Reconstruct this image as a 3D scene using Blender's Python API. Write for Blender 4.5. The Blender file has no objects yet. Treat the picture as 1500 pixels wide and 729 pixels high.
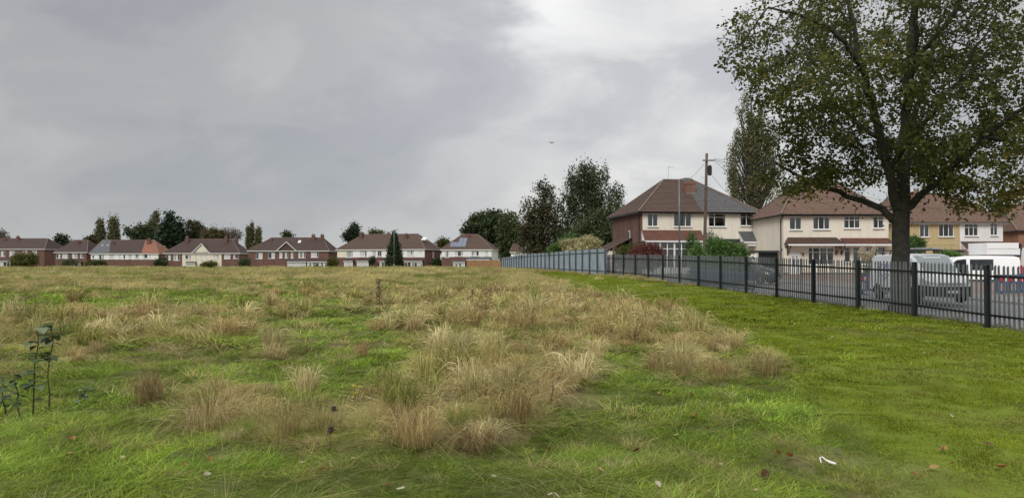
import bpy, math, random
import numpy as np
from mathutils import Vector, Matrix
random.seed(7)
RNG = np.random.default_rng(11)
C = bpy.context.scene.collection
SC = bpy.context.scene
R = math.radians

# ------------------------------------------------------------------ camera
FPX, HOR, EYE = 1083.0, 384.0, 1.6      # focal length in photo pixels, horizon row, eye height
cam = bpy.data.cameras.new('camera')
cam.sensor_width = 36.0
cam.lens = FPX / 1500 * 36
cam.clip_start, cam.clip_end = 0.1, 9000
camo = bpy.data.objects.new('camera', cam)
C.objects.link(camo)
camo.location = (0, 0, EYE)
camo.rotation_euler = (R(90) + math.atan((HOR - 364.5) / FPX), 0, 0)
SC.camera = camo
SC.view_settings.view_transform = 'Standard'
SC.view_settings.look = 'None'
SC.view_settings.gamma = 1
SC.view_settings.exposure = 0.55
SC.cycles.max_bounces = 6
SC.cycles.transparent_max_bounces = 8

# ------------------------------------------------------------------ sky and sun
SUN_EL, SUN_AZ = R(42), R(205)
w = bpy.data.worlds.new('World')
SC.world = w
w.use_nodes = True
nt = w.node_tree
for n in list(nt.nodes): nt.nodes.remove(n)
def N(tree, typ, **kw):
    n = tree.nodes.new(typ)
    for k, v in kw.items():
        if k.startswith('i_'):
            key = k[2:]
            n.inputs[int(key) if key.isdigit() else key].default_value = v
        else: setattr(n, k, v)
    return n
def M_(tree, op, a, b=None, c=None):
    n = tree.nodes.new('ShaderNodeMath'); n.operation = op
    for i, v in enumerate((a, b, c)):
        if v is None: continue
        if isinstance(v, (int, float)): n.inputs[i].default_value = v
        else: tree.links.new(v, n.inputs[i])
    return n.outputs[0]
def ramp(tree, fac, stops, interp='LINEAR'):
    n = tree.nodes.new('ShaderNodeValToRGB'); cr = n.color_ramp; cr.interpolation = interp
    while len(cr.elements) < len(stops): cr.elements.new(0.5)
    for e, (p, c) in zip(cr.elements, stops):
        e.position = p; e.color = (c[0], c[1], c[2], 1)
    tree.links.new(fac, n.inputs[0]); return n.outputs[0]
def mixc(tree, fac, a, b, mode='MIX'):
    n = tree.nodes.new('ShaderNodeMix'); n.data_type = 'RGBA'; n.blend_type = mode
    for s, v in ((n.inputs['Factor'], fac), (n.inputs[6], a), (n.inputs[7], b)):
        if hasattr(v, 'is_linked') or hasattr(v, 'links'): tree.links.new(v, s)
        elif isinstance(v, (int, float)): s.default_value = v
        else: s.default_value = (*v[:3], 1)
    return n.outputs[2]

tc = N(nt, 'ShaderNodeTexCoord')
sep = N(nt, 'ShaderNodeSeparateXYZ'); nt.links.new(tc.outputs['Generated'], sep.inputs[0])
dx, dy, dz = sep.outputs
up = M_(nt, 'MAXIMUM', dz, 0.0)
den = M_(nt, 'ADD', up, 0.5)
cx = M_(nt, 'DIVIDE', dx, den); cy = M_(nt, 'DIVIDE', dy, den)
comb = N(nt, 'ShaderNodeCombineXYZ'); nt.links.new(cx, comb.inputs[0]); nt.links.new(cy, comb.inputs[1])
mp = N(nt, 'ShaderNodeMapping'); nt.links.new(comb.outputs[0], mp.inputs[0])
mp.inputs['Location'].default_value = (0.3, 5.1, 6.2); mp.inputs['Rotation'].default_value = (0, 0, R(-8)); mp.inputs['Scale'].default_value = (0.85, 1.05, 1)
big = N(nt, 'ShaderNodeTexNoise', i_Scale=1.25, i_Detail=4.0, i_Roughness=0.48, i_Distortion=0.25); nt.links.new(mp.outputs[0], big.inputs['Vector'])
fine = N(nt, 'ShaderNodeTexNoise', i_Scale=4.4, i_Detail=7.0, i_Roughness=0.55, i_Distortion=0.4); nt.links.new(mp.outputs[0], fine.inputs['Vector'])
cl = M_(nt, 'ADD', M_(nt, 'MULTIPLY', big.outputs['Fac'], 0.58), M_(nt, 'MULTIPLY', fine.outputs['Fac'], 0.42))
cloud = ramp(nt, cl, [(0.34, (2.02, 2.09, 2.27)), (0.46, (2.42, 2.48, 2.63)), (0.55, (2.80, 2.84, 2.90)), (0.66, (3.3, 3.28, 3.24))], 'EASE')
# overcast: dark bank low down; brightness added above the view to light the walls; a bright thin place in the cloud ahead to the right
GAZ, GEL = R(11), R(17)
gd = Vector((math.sin(GAZ) * math.cos(GEL), math.cos(GAZ) * math.cos(GEL), math.sin(GEL)))
sd = Vector((math.sin(SUN_AZ) * math.cos(SUN_EL), math.cos(SUN_AZ) * math.cos(SUN_EL), math.sin(SUN_EL)))
dot = N(nt, 'ShaderNodeVectorMath', operation='DOT_PRODUCT'); nt.links.new(tc.outputs['Generated'], dot.inputs[0]); dot.inputs[1].default_value = gd
dp = M_(nt, 'MAXIMUM', dot.outputs['Value'], 0.0)
patch = ramp(nt, fine.outputs['Fac'], [(0.42, (0.0, 0.0, 0.0)), (0.60, (1.0, 1.0, 1.0))])
bd = Vector((math.sin(R(2.4)) * math.cos(R(19.3)), math.cos(R(2.4)) * math.cos(R(19.3)), math.sin(R(19.3))))
dot2 = N(nt, 'ShaderNodeVectorMath', operation='DOT_PRODUCT'); nt.links.new(tc.outputs['Generated'], dot2.inputs[0]); dot2.inputs[1].default_value = bd
spot = M_(nt, 'MULTIPLY', M_(nt, 'POWER', M_(nt, 'MAXIMUM', dot2.outputs['Value'], 0.0), 420.0), 0.6)
glow = M_(nt, 'ADD', M_(nt, 'MULTIPLY', M_(nt, 'POWER', dp, 15.0), 0.62), M_(nt, 'MULTIPLY', M_(nt, 'ADD', spot, M_(nt, 'MULTIPLY', M_(nt, 'POWER', dp, 40.0), 0.30)), patch))
upr = N(nt, 'ShaderNodeMapRange', interpolation_type='SMOOTHSTEP'); nt.links.new(up, upr.inputs[0]); upr.inputs[1].default_value = 0.30; upr.inputs[2].default_value = 0.9
over = M_(nt, 'ADD', M_(nt, 'MULTIPLY', upr.outputs[0], 2.2), 1.0)
gcol = N(nt, 'ShaderNodeCombineColor')
for i_, k_ in enumerate((1.0, 0.965, 0.91)): nt.links.new(M_(nt, 'MULTIPLY_ADD', glow, k_, over), gcol.inputs[i_])
hz = M_(nt, 'POWER', M_(nt, 'SUBTRACT', 1.0, up), 20.0)
cloud = mixc(nt, M_(nt, 'MULTIPLY', hz, 0.8), cloud, (3.65, 3.78, 3.88))
cloudlit = mixc(nt, 1.0, cloud, gcol.outputs[0], 'MULTIPLY')
sky = N(nt, 'ShaderNodeTexSky', sky_type='NISHITA', sun_disc=False, sun_elevation=SUN_EL, sun_rotation=SUN_AZ)
skymix = mixc(nt, 0.94, sky.outputs[0], cloudlit)
bg = N(nt, 'ShaderNodeBackground', i_Strength=0.1); nt.links.new(skymix, bg.inputs[0])
wo = N(nt, 'ShaderNodeOutputWorld'); nt.links.new(bg.outputs[0], wo.inputs[0])

sl = bpy.data.lights.new('sun', 'SUN'); sl.energy = 1.5; sl.angle = R(25); sl.color = (1, 0.96, 0.9)
so = bpy.data.objects.new('sun', sl); C.objects.link(so)
so.rotation_euler = (-sd).to_track_quat('-Z', 'Y').to_euler()

# ------------------------------------------------------------------ helpers
def px(x, Y): return (x - 750.0) / FPX * Y
def pz(y, Y): return EYE - (y - HOR) / FPX * Y
def sm(a, b, x):
    t = np.clip((np.asarray(x, float) - a) / (b - a), 0, 1); return t * t * (3 - 2 * t)

def link(o, parent=None):
    C.objects.link(o)
    if parent is not None: o.parent = parent
    return o
def tag(o, label=None, cat=None, group=None, kind=None):
    if label: o['label'] = label
    if cat: o['category'] = cat
    if group: o['group'] = group
    if kind: o['kind'] = kind
    return o
def empty(name, loc, rz=0.0, label=None, cat=None, group=None):
    o = bpy.data.objects.new(name, None); C.objects.link(o)
    o.empty_display_size = 0.3
    o.location = loc; o.rotation_euler = (0, 0, rz)
    return tag(o, label, cat, group)

class MB:
    """collects polygons with uv in metres, then links them as one object"""
    def __init__(s): s.v = []; s.f = []; s.uv = []; s.mi = []
    def face(s, pts, uv=None, mi=0):
        b = len(s.v); s.v += [tuple(p) for p in pts]; s.f.append(tuple(range(b, b + len(pts))))
        if uv is None:
            p0 = Vector(pts[0]); e = (Vector(pts[1]) - p0)
            nrm = e.cross(Vector(pts[-1]) - p0)
            if nrm.length < 1e-12: nrm = Vector((0, 0, 1))
            nrm.normalize()
            if abs(nrm.z) > 0.9: ax, ay = Vector((1, 0, 0)), Vector((0, 1, 0))
            else:
                ax = Vector((-nrm.y, nrm.x, 0)).normalized(); ay = nrm.cross(ax)
            uv = [(Vector(p).dot(ax), Vector(p).dot(ay)) for p in pts]
        s.uv += [tuple(u) for u in uv]; s.mi.append(mi)
    def box(s, x0, x1, y0, y1, z0, z1, mi=0, M=None):
        P = [(x0, y0, z0), (x1, y0, z0), (x1, y1, z0), (x0, y1, z0), (x0, y0, z1), (x1, y0, z1), (x1, y1, z1), (x0, y1, z1)]
        if M is not None: P = [tuple(M @ Vector(p)) for p in P]
        for q in ((0, 3, 2, 1), (4, 5, 6, 7), (0, 1, 5, 4), (1, 2, 6, 5), (2, 3, 7, 6), (3, 0, 4, 7)):
            s.face([P[i] for i in q], None, mi)
    def beam(s, a, b, wd, ht=None, mi=0):
        a, b = Vector(a), Vector(b); d = b - a; L = d.length
        if L < 1e-9: return
        q = d.to_track_quat('X', 'Z').to_matrix().to_4x4(); q.translation = a
        ht = ht or wd
        s.box(0, L, -wd / 2, wd / 2, -ht / 2, ht / 2, mi, q)
    def tube(s, pts, rad, n=8, cap=True, mi=0):
        pts = [Vector(p) for p in pts]
        if not hasattr(rad, '__len__'): rad = [rad] * len(pts)
        rings = []; ref = None
        for i, p in enumerate(pts):
            d = (pts[min(i + 1, len(pts) - 1)] - pts[max(i - 1, 0)])
            d = d.normalized() if d.length > 1e-9 else Vector((0, 0, 1))
            if ref is None: ref = d.orthogonal().normalized()
            x = (ref - d * ref.dot(d)); x = x.normalized() if x.length > 1e-6 else d.orthogonal().normalized()
            ref = x; y = d.cross(x)
            b = len(s.v)
            for k in range(n):
                a = 2 * math.pi * k / n
                s.v.append(tuple(p + (x * math.cos(a) + y * math.sin(a)) * rad[i]))
            rings.append(b)
        for i in range(len(pts) - 1):
            for k in range(n):
                k2 = (k + 1) % n
                s.f.append((rings[i] + k, rings[i] + k2, rings[i + 1] + k2, rings[i + 1] + k))
                s.uv += [(k / n, i), ((k + 1) / n, i), ((k + 1) / n, i + 1), (k / n, i + 1)]; s.mi.append(mi)
        if cap:
            for b, rev in ((rings[0], True), (rings[-1], False)):
                idx = list(range(b, b + n)); idx = idx[::-1] if rev else idx
                s.f.append(tuple(idx)); s.uv += [(0, 0)] * n; s.mi.append(mi)
    def lathe(s, c, prof, n=16, axis='Z', mi=0):
        """prof: (r, h) along axis from c"""
        c = Vector(c); rings = []
        for r, h in prof:
            b = len(s.v)
            for k in range(n):
                a = 2 * math.pi * k / n; u, v_ = math.cos(a) * r, math.sin(a) * r
                s.v.append(tuple(c + (Vector((u, v_, h)) if axis == 'Z' else Vector((u, h, v_)) if axis == 'Y' else Vector((h, u, v_)))))
            rings.append(b)
        for i in range(len(rings) - 1):
            for k in range(n):
                k2 = (k + 1) % n
                s.f.append((rings[i] + k, rings[i] + k2, rings[i + 1] + k2, rings[i + 1] + k))
                s.uv += [(k / n, i), ((k + 1) / n, i), ((k + 1) / n, i + 1), (k / n, i + 1)]; s.mi.append(mi)
        for b in (rings[0], rings[-1]):
            s.f.append(tuple(range(b, b + n))); s.uv += [(0, 0)] * n; s.mi.append(mi)
    def mesh(s, name, mats, smooth=False):
        me = bpy.data.meshes.new(name)
        me.from_pydata(s.v, [], s.f)
        u = me.uv_layers.new(name='UVMap')
        u.data.foreach_set('uv', np.array(s.uv, dtype=np.float32).ravel())
        mats = mats if isinstance(mats, (list, tuple)) else [mats]
        for m in mats: me.materials.append(m)
        if len(mats) > 1: me.polygons.foreach_set('material_index', np.array(s.mi, dtype=np.int32))
        if smooth: me.polygons.foreach_set('use_smooth', np.ones(len(s.f), dtype=bool))
        me.update()
        return me
    def build(s, name, mats, parent=None, smooth=False, label=None):
        o = bpy.data.objects.new(name, s.mesh(name, mats, smooth)); link(o, parent)
        if label: o['label'] = label
        return o

def copy_tree(o, parent=None):
    c = o.copy(); C.objects.link(c); c.parent = parent
    for ch in list(o.children): copy_tree(ch, c)
    return c

# ------------------------------------------------------------------ numpy noise
_T = np.random.default_rng(5).random((256, 256))
def vnoise(x, y):
    x = np.asarray(x, float); y = np.asarray(y, float)
    xi = np.floor(x).astype(int); yi = np.floor(y).astype(int); fx = x - xi; fy = y - yi
    fx = fx * fx * (3 - 2 * fx); fy = fy * fy * (3 - 2 * fy)
    g = lambda a, b: _T[a & 255, b & 255]
    return (g(xi, yi) * (1 - fx) + g(xi + 1, yi) * fx) * (1 - fy) + (g(xi, yi + 1) * (1 - fx) + g(xi + 1, yi + 1) * fx) * fy
def fbm(x, y, o=4):
    s = 0; a = 0.5; t = 0
    for i in range(o):
        s = s + a * vnoise(x * 2 ** i + 17.3 * i, y * 2 ** i + 9.1 * i); t += a; a *= 0.5
    return s / t

# ------------------------------------------------------------------ materials
MAT = {}
def base_mat(name):
    m = bpy.data.materials.new(name); m.use_nodes = True
    t = m.node_tree; p = t.nodes['Principled BSDF']; MAT[name] = m
    return m, t, p
def coords(t, kind='Object', scale=(1, 1, 1)):
    tcn = t.nodes.new('ShaderNodeTexCoord'); mpn = t.nodes.new('ShaderNodeMapping')
    t.links.new(tcn.outputs[kind], mpn.inputs[0]); mpn.inputs['Scale'].default_value = scale
    return mpn.outputs[0]
def noise(t, vec, scale, detail=4, rough=0.55):
    n = t.nodes.new('ShaderNodeTexNoise'); n.inputs['Scale'].default_value = scale
    n.inputs['Detail'].default_value = detail; n.inputs['Roughness'].default_value = rough
    t.links.new(vec, n.inputs['Vector']); return n.outputs['Fac']
def bump(t, p, h, strength=0.3, dist=0.02):
    b = t.nodes.new('ShaderNodeBump'); b.inputs['Strength'].default_value = strength; b.inputs['Distance'].default_value = dist
    t.links.new(h, b.inputs['Height']); t.links.new(b.outputs[0], p.inputs['Normal'])
def hexs(r, g, b):
    f = lambda c: (c / 255 / 12.92 if c / 255 <= 0.04045 else ((c / 255 + 0.055) / 1.055) ** 2.4)
    return (f(r), f(g), f(b))
def plain(name, col, rough=0.6, var=0.15, scale=3.0, metal=0.0, bumps=0.0, bscale=60, coat=0.0):
    m, t, p = base_mat(name)
    v = coords(t)
    f = noise(t, v, scale, 5)
    a = tuple(c * (1 - var) for c in col); b = tuple(min(1, c * (1 + var)) for c in col)
    t.links.new(ramp(t, f, [(0.3, a), (0.7, b)]), p.inputs['Base Color'])
    p.inputs['Roughness'].default_value = rough; p.inputs['Metallic'].default_value = metal
    p.inputs['Coat Weight'].default_value = coat
    if bumps: bump(t, p, noise(t, v, bscale, 3), bumps, 0.01)
    return m
def render_wall(name, col, stain):
    """rough-cast wall with rain streaks and blotches"""
    m, t, p = base_mat(name)
    v = coords(t); vs = coords(t, 'Object', (2.2, 2.2, 0.25))
    blot = noise(t, v, 0.9, 6); streak = noise(t, vs, 1.2, 5)
    c1 = ramp(t, blot, [(0.3, tuple(c * 0.88 for c in col)), (0.65, col)])
    c2 = mixc(t, M_(t, 'MULTIPLY', ramp(t, streak, [(0.5, (0, 0, 0)), (0.8, (1, 1, 1))]), 0.55), c1, stain)
    grain = noise(t, v, 45, 2)
    c3 = mixc(t, 0.35, c2, ramp(t, grain, [(0.35, tuple(c * 0.7 for c in col)), (0.6, tuple(min(1, c * 1.1) for c in col))]))
    t.links.new(c3, p.inputs['Base Color']); p.inputs['Roughness'].default_value = 0.92
    bump(t, p, grain, 0.5, 0.015)
    return m
def brick(name, c1, c2, mortar, bs=(0.225, 0.075), bmp=0.4):
    m, t, p = base_mat(name)
    v = coords(t, 'UV')
    b = t.nodes.new('ShaderNodeTexBrick'); t.links.new(v, b.inputs['Vector'])
    b.inputs['Scale'].default_value = 1; b.inputs['Brick Width'].default_value = bs[0]; b.inputs['Row Height'].default_value = bs[1]
    b.inputs['Mortar Size'].default_value = 0.006; b.inputs['Mortar Smooth'].default_value = 0.2; b.inputs['Bias'].default_value = 0.0
    b.inputs['Color1'].default_value = (*c1, 1); b.inputs['Color2'].default_value = (*c2, 1); b.inputs['Mortar'].default_value = (*mortar, 1)
    f = noise(t, v, 0.7, 6)
    dirt = ramp(t, f, [(0.3, (0.72, 0.7, 0.7)), (0.7, (1.12, 1.1, 1.08))])
    t.links.new(mixc(t, 1.0, b.outputs['Color'], dirt, 'MULTIPLY'), p.inputs['Base Color'])
    p.inputs['Roughness'].default_value = 0.9
    if bmp: bump(t, p, M_(t, 'SUBTRACT', 1.0, b.outputs['Fac']), bmp, 0.008)
    return m
def tiles(name, c1, c2, moss, tw=0.17, th=0.2, rough=0.85):
    """roof tiles: colour of each tile from uv in metres; the courses themselves are geometry"""
    m, t, p = base_mat(name)
    v = coords(t, 'UV')
    b = t.nodes.new('ShaderNodeTexBrick'); t.links.new(v, b.inputs['Vector'])
    b.inputs['Scale'].default_value = 1; b.inputs['Brick Width'].default_value = tw; b.inputs['Row Height'].default_value = th
    b.inputs['Mortar Size'].default_value = 0.008; b.inputs['Bias'].default_value = -0.1
    b.inputs['Color1'].default_value = (*c1, 1); b.inputs['Color2'].default_value = (*c2, 1)
    b.inputs['Mortar'].default_value = (*[c * 0.4 for c in c1], 1)
    f = noise(t, v, 0.8, 7, 0.62); g = noise(t, v, 5.0, 4)
    c = mixc(t, ramp(t, f, [(0.48, (0, 0, 0)), (0.72, (0.6, 0.6, 0.6))]), b.outputs['Color'], moss)
    c = mixc(t, 1.0, c, ramp(t, g, [(0.3, (0.8, 0.8, 0.8)), (0.7, (1.15, 1.13, 1.1))]), 'MULTIPLY')
    t.links.new(c, p.inputs['Base Color']); p.inputs['Roughness'].default_value = rough
    bump(t, p, M_(t, 'SUBTRACT', 1.0, b.outputs['Fac']), 0.4, 0.01)
    return m
def leaf_mat(name, stops, trans=0.4, rough=0.55):
    m = bpy.data.materials.new(name); m.use_nodes = True; t = m.node_tree; MAT[name] = m
    p = t.nodes['Principled BSDF']; out = t.nodes['Material Output']
    a = N(t, 'ShaderNodeAttribute', attribute_name='tint')
    c = ramp(t, a.outputs['Fac'], stops)
    t.links.new(c, p.inputs['Base Color']); p.inputs['Roughness'].default_value = rough
    p.inputs['Specular IOR Level'].default_value = 0.25
    tr = N(t, 'ShaderNodeBsdfTranslucent'); t.links.new(c, tr.inputs[0])
    mx = N(t, 'ShaderNodeMixShader', i_0=trans); t.links.new(p.outputs[0], mx.inputs[1]); t.links.new(tr.outputs[0], mx.inputs[2])
    t.links.new(mx.outputs[0], out.inputs[0])
    return m
def glass_mat(name, tint=(0.02, 0.025, 0.03)):
    m, t, p = base_mat(name)
    p.inputs['Base Color'].default_value = (*tint, 1); p.inputs['Roughness'].default_value = 0.04
    p.inputs['Specular IOR Level'].default_value = 0.9
    return m
def window_glass():
    m = bpy.data.materials.new('window_glass'); m.use_nodes = True; t = m.node_tree; MAT['window_glass'] = m
    t.nodes.remove(t.nodes['Principled BSDF']); out = t.nodes['Material Output']
    g = N(t, 'ShaderNodeBsdfGlossy', i_Roughness=0.03); tr = N(t, 'ShaderNodeBsdfTransparent')
    tr.inputs[0].default_value = (0.78, 0.82, 0.82, 1)
    fr = N(t, 'ShaderNodeFresnel', i_IOR=1.9)
    mx = N(t, 'ShaderNodeMixShader'); t.links.new(fr.outputs[0], mx.inputs[0]); t.links.new(tr.outputs[0], mx.inputs[1]); t.links.new(g.outputs[0], mx.inputs[2])
    t.links.new(mx.outputs[0], out.inputs[0])
window_glass()
render_wall('cream_render', (0.80, 0.74, 0.62), (0.42, 0.39, 0.32))
render_wall('pale_cream_render', (0.80, 0.75, 0.64), (0.45, 0.42, 0.36))
render_wall('ochre_render', (0.52, 0.41, 0.22), (0.30, 0.24, 0.14))
render_wall('white_render', (0.80, 0.79, 0.77), (0.5, 0.5, 0.47))
render_wall('far_white_render', (0.80, 0.80, 0.79), (0.45, 0.45, 0.44))
render_wall('far_cream_render', (0.74, 0.69, 0.55), (0.42, 0.4, 0.33))
brick('red_brick', (0.19, 0.085, 0.06), (0.26, 0.12, 0.08), (0.25, 0.21, 0.18))
brick('dark_brick', (0.12, 0.058, 0.046), (0.18, 0.088, 0.066), (0.15, 0.115, 0.1))
brick('orange_brick', (0.28, 0.12, 0.07), (0.34, 0.16, 0.1), (0.3, 0.24, 0.2))
tiles('brown_tiles', (0.0828, 0.0490, 0.0360), (0.1152, 0.0684, 0.0504), (0.0720, 0.0612, 0.0432))
tiles('worn_tiles', (0.1536, 0.0912, 0.0653), (0.2064, 0.1248, 0.0912), (0.1344, 0.1104, 0.0768))
tiles('red_tiles', (0.1275, 0.0540, 0.0375), (0.1650, 0.0713, 0.0495), (0.0900, 0.0562, 0.0413), 0.3, 0.3)
tiles('orange_tiles', (0.26, 0.105, 0.065), (0.32, 0.14, 0.085), (0.2, 0.1, 0.07))
tiles('dark_tiles', (0.0600, 0.0368, 0.0320), (0.0840, 0.0512, 0.0432), (0.0560, 0.0480, 0.0400))
tiles('grey_tiles', (0.088, 0.086, 0.087), (0.115, 0.112, 0.112), (0.10, 0.097, 0.09), 0.33, 0.34, 0.85)
tiles('slate_tiles', (0.085, 0.09, 0.10), (0.115, 0.12, 0.13), (0.1, 0.1, 0.1), 0.3, 0.25, 0.6)
plain('ridge_clay', (0.18, 0.125, 0.10), 0.85, 0.2)
plain('lead_flashing', (0.4, 0.41, 0.42), 0.6, 0.2)
plain('white_plastic', (0.78, 0.79, 0.78), 0.35, 0.05)
plain('black_plastic', (0.018, 0.018, 0.02), 0.45, 0.2)
plain('curtain_cloth', (0.55, 0.56, 0.55), 0.9, 0.25, 6)
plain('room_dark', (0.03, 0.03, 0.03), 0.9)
glass_mat('dark_glass'); glass_mat('sky_pale_windscreen', (0.30, 0.33, 0.33))  # windscreen base is pale: the sky's reflection is put into its colour
plain('plinth_paint', (0.035, 0.036, 0.04), 0.7, 0.3)
plain('fence_paint', (0.125, 0.14, 0.145), 0.42, 0.25, 4, bumps=0.05)
plain('fence_dark_paint', (0.016, 0.021, 0.023), 0.5, 0.25, 4)
plain('galvanised', (0.29, 0.345, 0.395), 0.5, 0.18, 1.2, 0.25)
plain('galvanised_dark', (0.07, 0.095, 0.12), 0.5, 0.2, 2, 0.2)
plain('rusty_steel', (0.16, 0.075, 0.05), 0.85, 0.35, 6)
plain('fence_wood', (0.30, 0.165, 0.075), 0.85, 0.25, 4)
plain('pole_wood', (0.10, 0.072, 0.055), 0.9, 0.35, 5, bumps=0.3)
plain('lamp_steel', (0.16, 0.175, 0.18), 0.5, 0.2, 3, 0.3)
plain('wire', (0.03, 0.03, 0.03), 0.6)
plain('van_paint', (0.9, 0.91, 0.91), 0.3, 0.02, 1, coat=0.3)
plain('dark_car_paint', (0.02, 0.024, 0.04), 0.2, 0.1, 1, 0.2, coat=0.8)
plain('bonnet_sheen', (0.5, 0.51, 0.53), 0.28, 0.05, 1, 0.4, coat=0.6)  # pale colour standing for sky reflected on the dark car's bonnet
plain('tyre_rubber', (0.012, 0.012, 0.012), 0.85, 0.2)
plain('wheel_metal', (0.3, 0.31, 0.32), 0.4, 0.1, 3, 0.6)
plain('blue_plastic', (0.035, 0.085, 0.21), 0.5, 0.2, 4)
plain('blue_print', (0.05, 0.12, 0.42), 0.4, 0.1)
plain('red_reflector', (0.5, 0.02, 0.04), 0.35, 0.1)
plain('white_reflector', (0.75, 0.75, 0.75), 0.35, 0.1)
plain('lamp_lens', (0.6, 0.62, 0.62), 0.15, 0.1)
plain('solar_blue', (0.13, 0.15, 0.2), 0.15, 0.1, 2, 0.2, coat=0.6)
plain('aluminium', (0.6, 0.6, 0.6), 0.35, 0.1, 3, 0.7)
plain('bark', (0.036, 0.033, 0.026), 0.95, 0.4, 6, bumps=0.8, bscale=18)
plain('pale_bark', (0.2, 0.19, 0.17), 0.95, 0.4, 6, bumps=0.5, bscale=18)
G1, G2, G3 = (0.030, 0.045, 0.014), (0.055, 0.078, 0.022), (0.10, 0.115, 0.03)
leaf_mat('lime_leaves', [(0.0, (0.049, 0.063, 0.019)), (0.42, (0.108, 0.124, 0.032)), (0.72, (0.194, 0.184, 0.045)), (1.0, (0.346, 0.216, 0.059))], 0.47)
leaf_mat('dark_leaves', [(0.0, (0.027, 0.045, 0.018)), (0.6, (0.054, 0.081, 0.030)), (1.0, (0.112, 0.128, 0.045))], 0.3)
leaf_mat('mid_leaves', [(0.0, (0.049, 0.073, 0.025)), (0.6, (0.095, 0.123, 0.048)), (1.0, (0.168, 0.182, 0.070))], 0.3)
leaf_mat('brown_leaves', [(0.0, (0.045, 0.048, 0.022)), (0.6, (0.085, 0.085, 0.034)), (1.0, (0.15, 0.115, 0.05))], 0.3)
leaf_mat('hazed_grey_leaves', [(0.0, (0.12, 0.125, 0.065)), (0.6, (0.21, 0.21, 0.105)), (1.0, (0.32, 0.26, 0.11))], 0.38)  # poplar grey-green, lightened in the colour in place of distance haze
leaf_mat('twig_leaves', [(0.0, (0.091, 0.078, 0.058)), (0.6, (0.156, 0.130, 0.098)), (1.0, (0.208, 0.182, 0.117))], 0.3)
leaf_mat('conifer_leaves', [(0.0, (0.015, 0.030, 0.015)), (0.7, (0.033, 0.057, 0.027)), (1.0, (0.060, 0.087, 0.036))], 0.15)
leaf_mat('hedge_leaves', [(0.0, (0.051, 0.104, 0.027)), (0.6, (0.095, 0.181, 0.044)), (1.0, (0.173, 0.276, 0.069))], 0.3)
leaf_mat('olive_leaves', [(0.0, (0.06, 0.07, 0.014)), (0.6, (0.12, 0.125, 0.028)), (1.0, (0.2, 0.18, 0.05))], 0.3)
leaf_mat('purple_leaves', [(0.0, (0.081, 0.026, 0.023)), (0.6, (0.162, 0.051, 0.042)), (1.0, (0.275, 0.105, 0.065))], 0.3)
leaf_mat('cream_flowers', [(0.0, (0.12, 0.14, 0.04)), (0.35, (0.3, 0.28, 0.12)), (1.0, (0.62, 0.55, 0.32))], 0.3)
leaf_mat('pampas_plume', [(0.0, (0.42, 0.37, 0.24)), (1.0, (0.66, 0.6, 0.45))], 0.35)
leaf_mat('weed_leaves', [(0.0, (0.05, 0.08, 0.03)), (0.6, (0.10, 0.15, 0.06)), (1.0, (0.22, 0.26, 0.15))], 0.3)
leaf_mat('fallen_leaf', [(0.0, (0.10, 0.05, 0.025)), (0.3, (0.30, 0.12, 0.04)), (0.6, (0.34, 0.22, 0.09)), (1.0, (0.45, 0.42, 0.3))], 0.2)
plain('weed_stem', (0.09, 0.075, 0.04), 0.8, 0.3)
plain('dead_stem', (0.10, 0.055, 0.03), 0.9, 0.3)
plain('seed_head', (0.045, 0.035, 0.028), 0.95, 0.3)
plain('yellow_petal', (0.75, 0.5, 0.02), 0.6, 0.1)
# ------------------------------------------------------------------ terrain
FZ0, FC = 19.5, 0.146036492                       # palisade fence: depth of first post, growth per bay
FA, FB = 1447.52468, 89.0496645
def fence_pt(n):
    Z = FZ0 * (1 + FC * n); return ((FA + FB * n) - 750 * (1 + FC * n)) / FPX * FZ0, Z
_f0, _f1 = fence_pt(0), fence_pt(13)
FSL = (_f1[0] - _f0[0]) / (_f1[1] - _f0[1])
def fence_x(Y):
    Y = np.asarray(Y, float)
    near = _f0[0] + (Y - _f0[1]) * FSL
    far = 6.9 - 0.128 * (Y - 60)
    return np.where(Y < 57.5, near, far)
def smi(x, xs, ys):
    """smooth interpolation (monotone-ish, cosine free) by averaging a piecewise-linear curve"""
    x = np.asarray(x, float); s = 0
    sp = np.maximum(2.0, np.abs(x) * 0.09)
    for k in np.linspace(-1, 1, 9): s = s + np.interp(x + k * sp, xs, ys)
    return s / 9
def z_fence(Y): return smi(Y, [-30, 19, 22, 25, 28, 34, 40, 56, 62, 103, 128, 180, 260, 4000], [-.6, -.15, -.03, .02, .07, .22, .33, .56, .58, .56, .22, -.4, -.8, -1])
def z_field(Y): return smi(Y, [-30, 0, 8, 22, 40, 65, 90, 112, 130, 150, 185, 230, 4000], [0, 0, 0, .10, .28, .52, .70, .70, .50, .20, -.45, -.8, -1])
def z_base(X, Y):
    X = np.asarray(X, float); Y = np.asarray(Y, float)
    d = fence_x(Y) - X                              # >0 on the field side
    w = sm(0, 9, d)
    zf = z_fence(Y)
    left = zf * (1 - w) + z_field(Y) * w
    right = zf - 0.25 * sm(0.45, 1.0, -d)
    k = sm(95, 140, Y)                               # past the fence both sides run together
    right = right * (1 - k) + zf * k
    return np.where(d > 0, left, right)
def road_z(X, Y): return z_base(X, Y)

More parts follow.
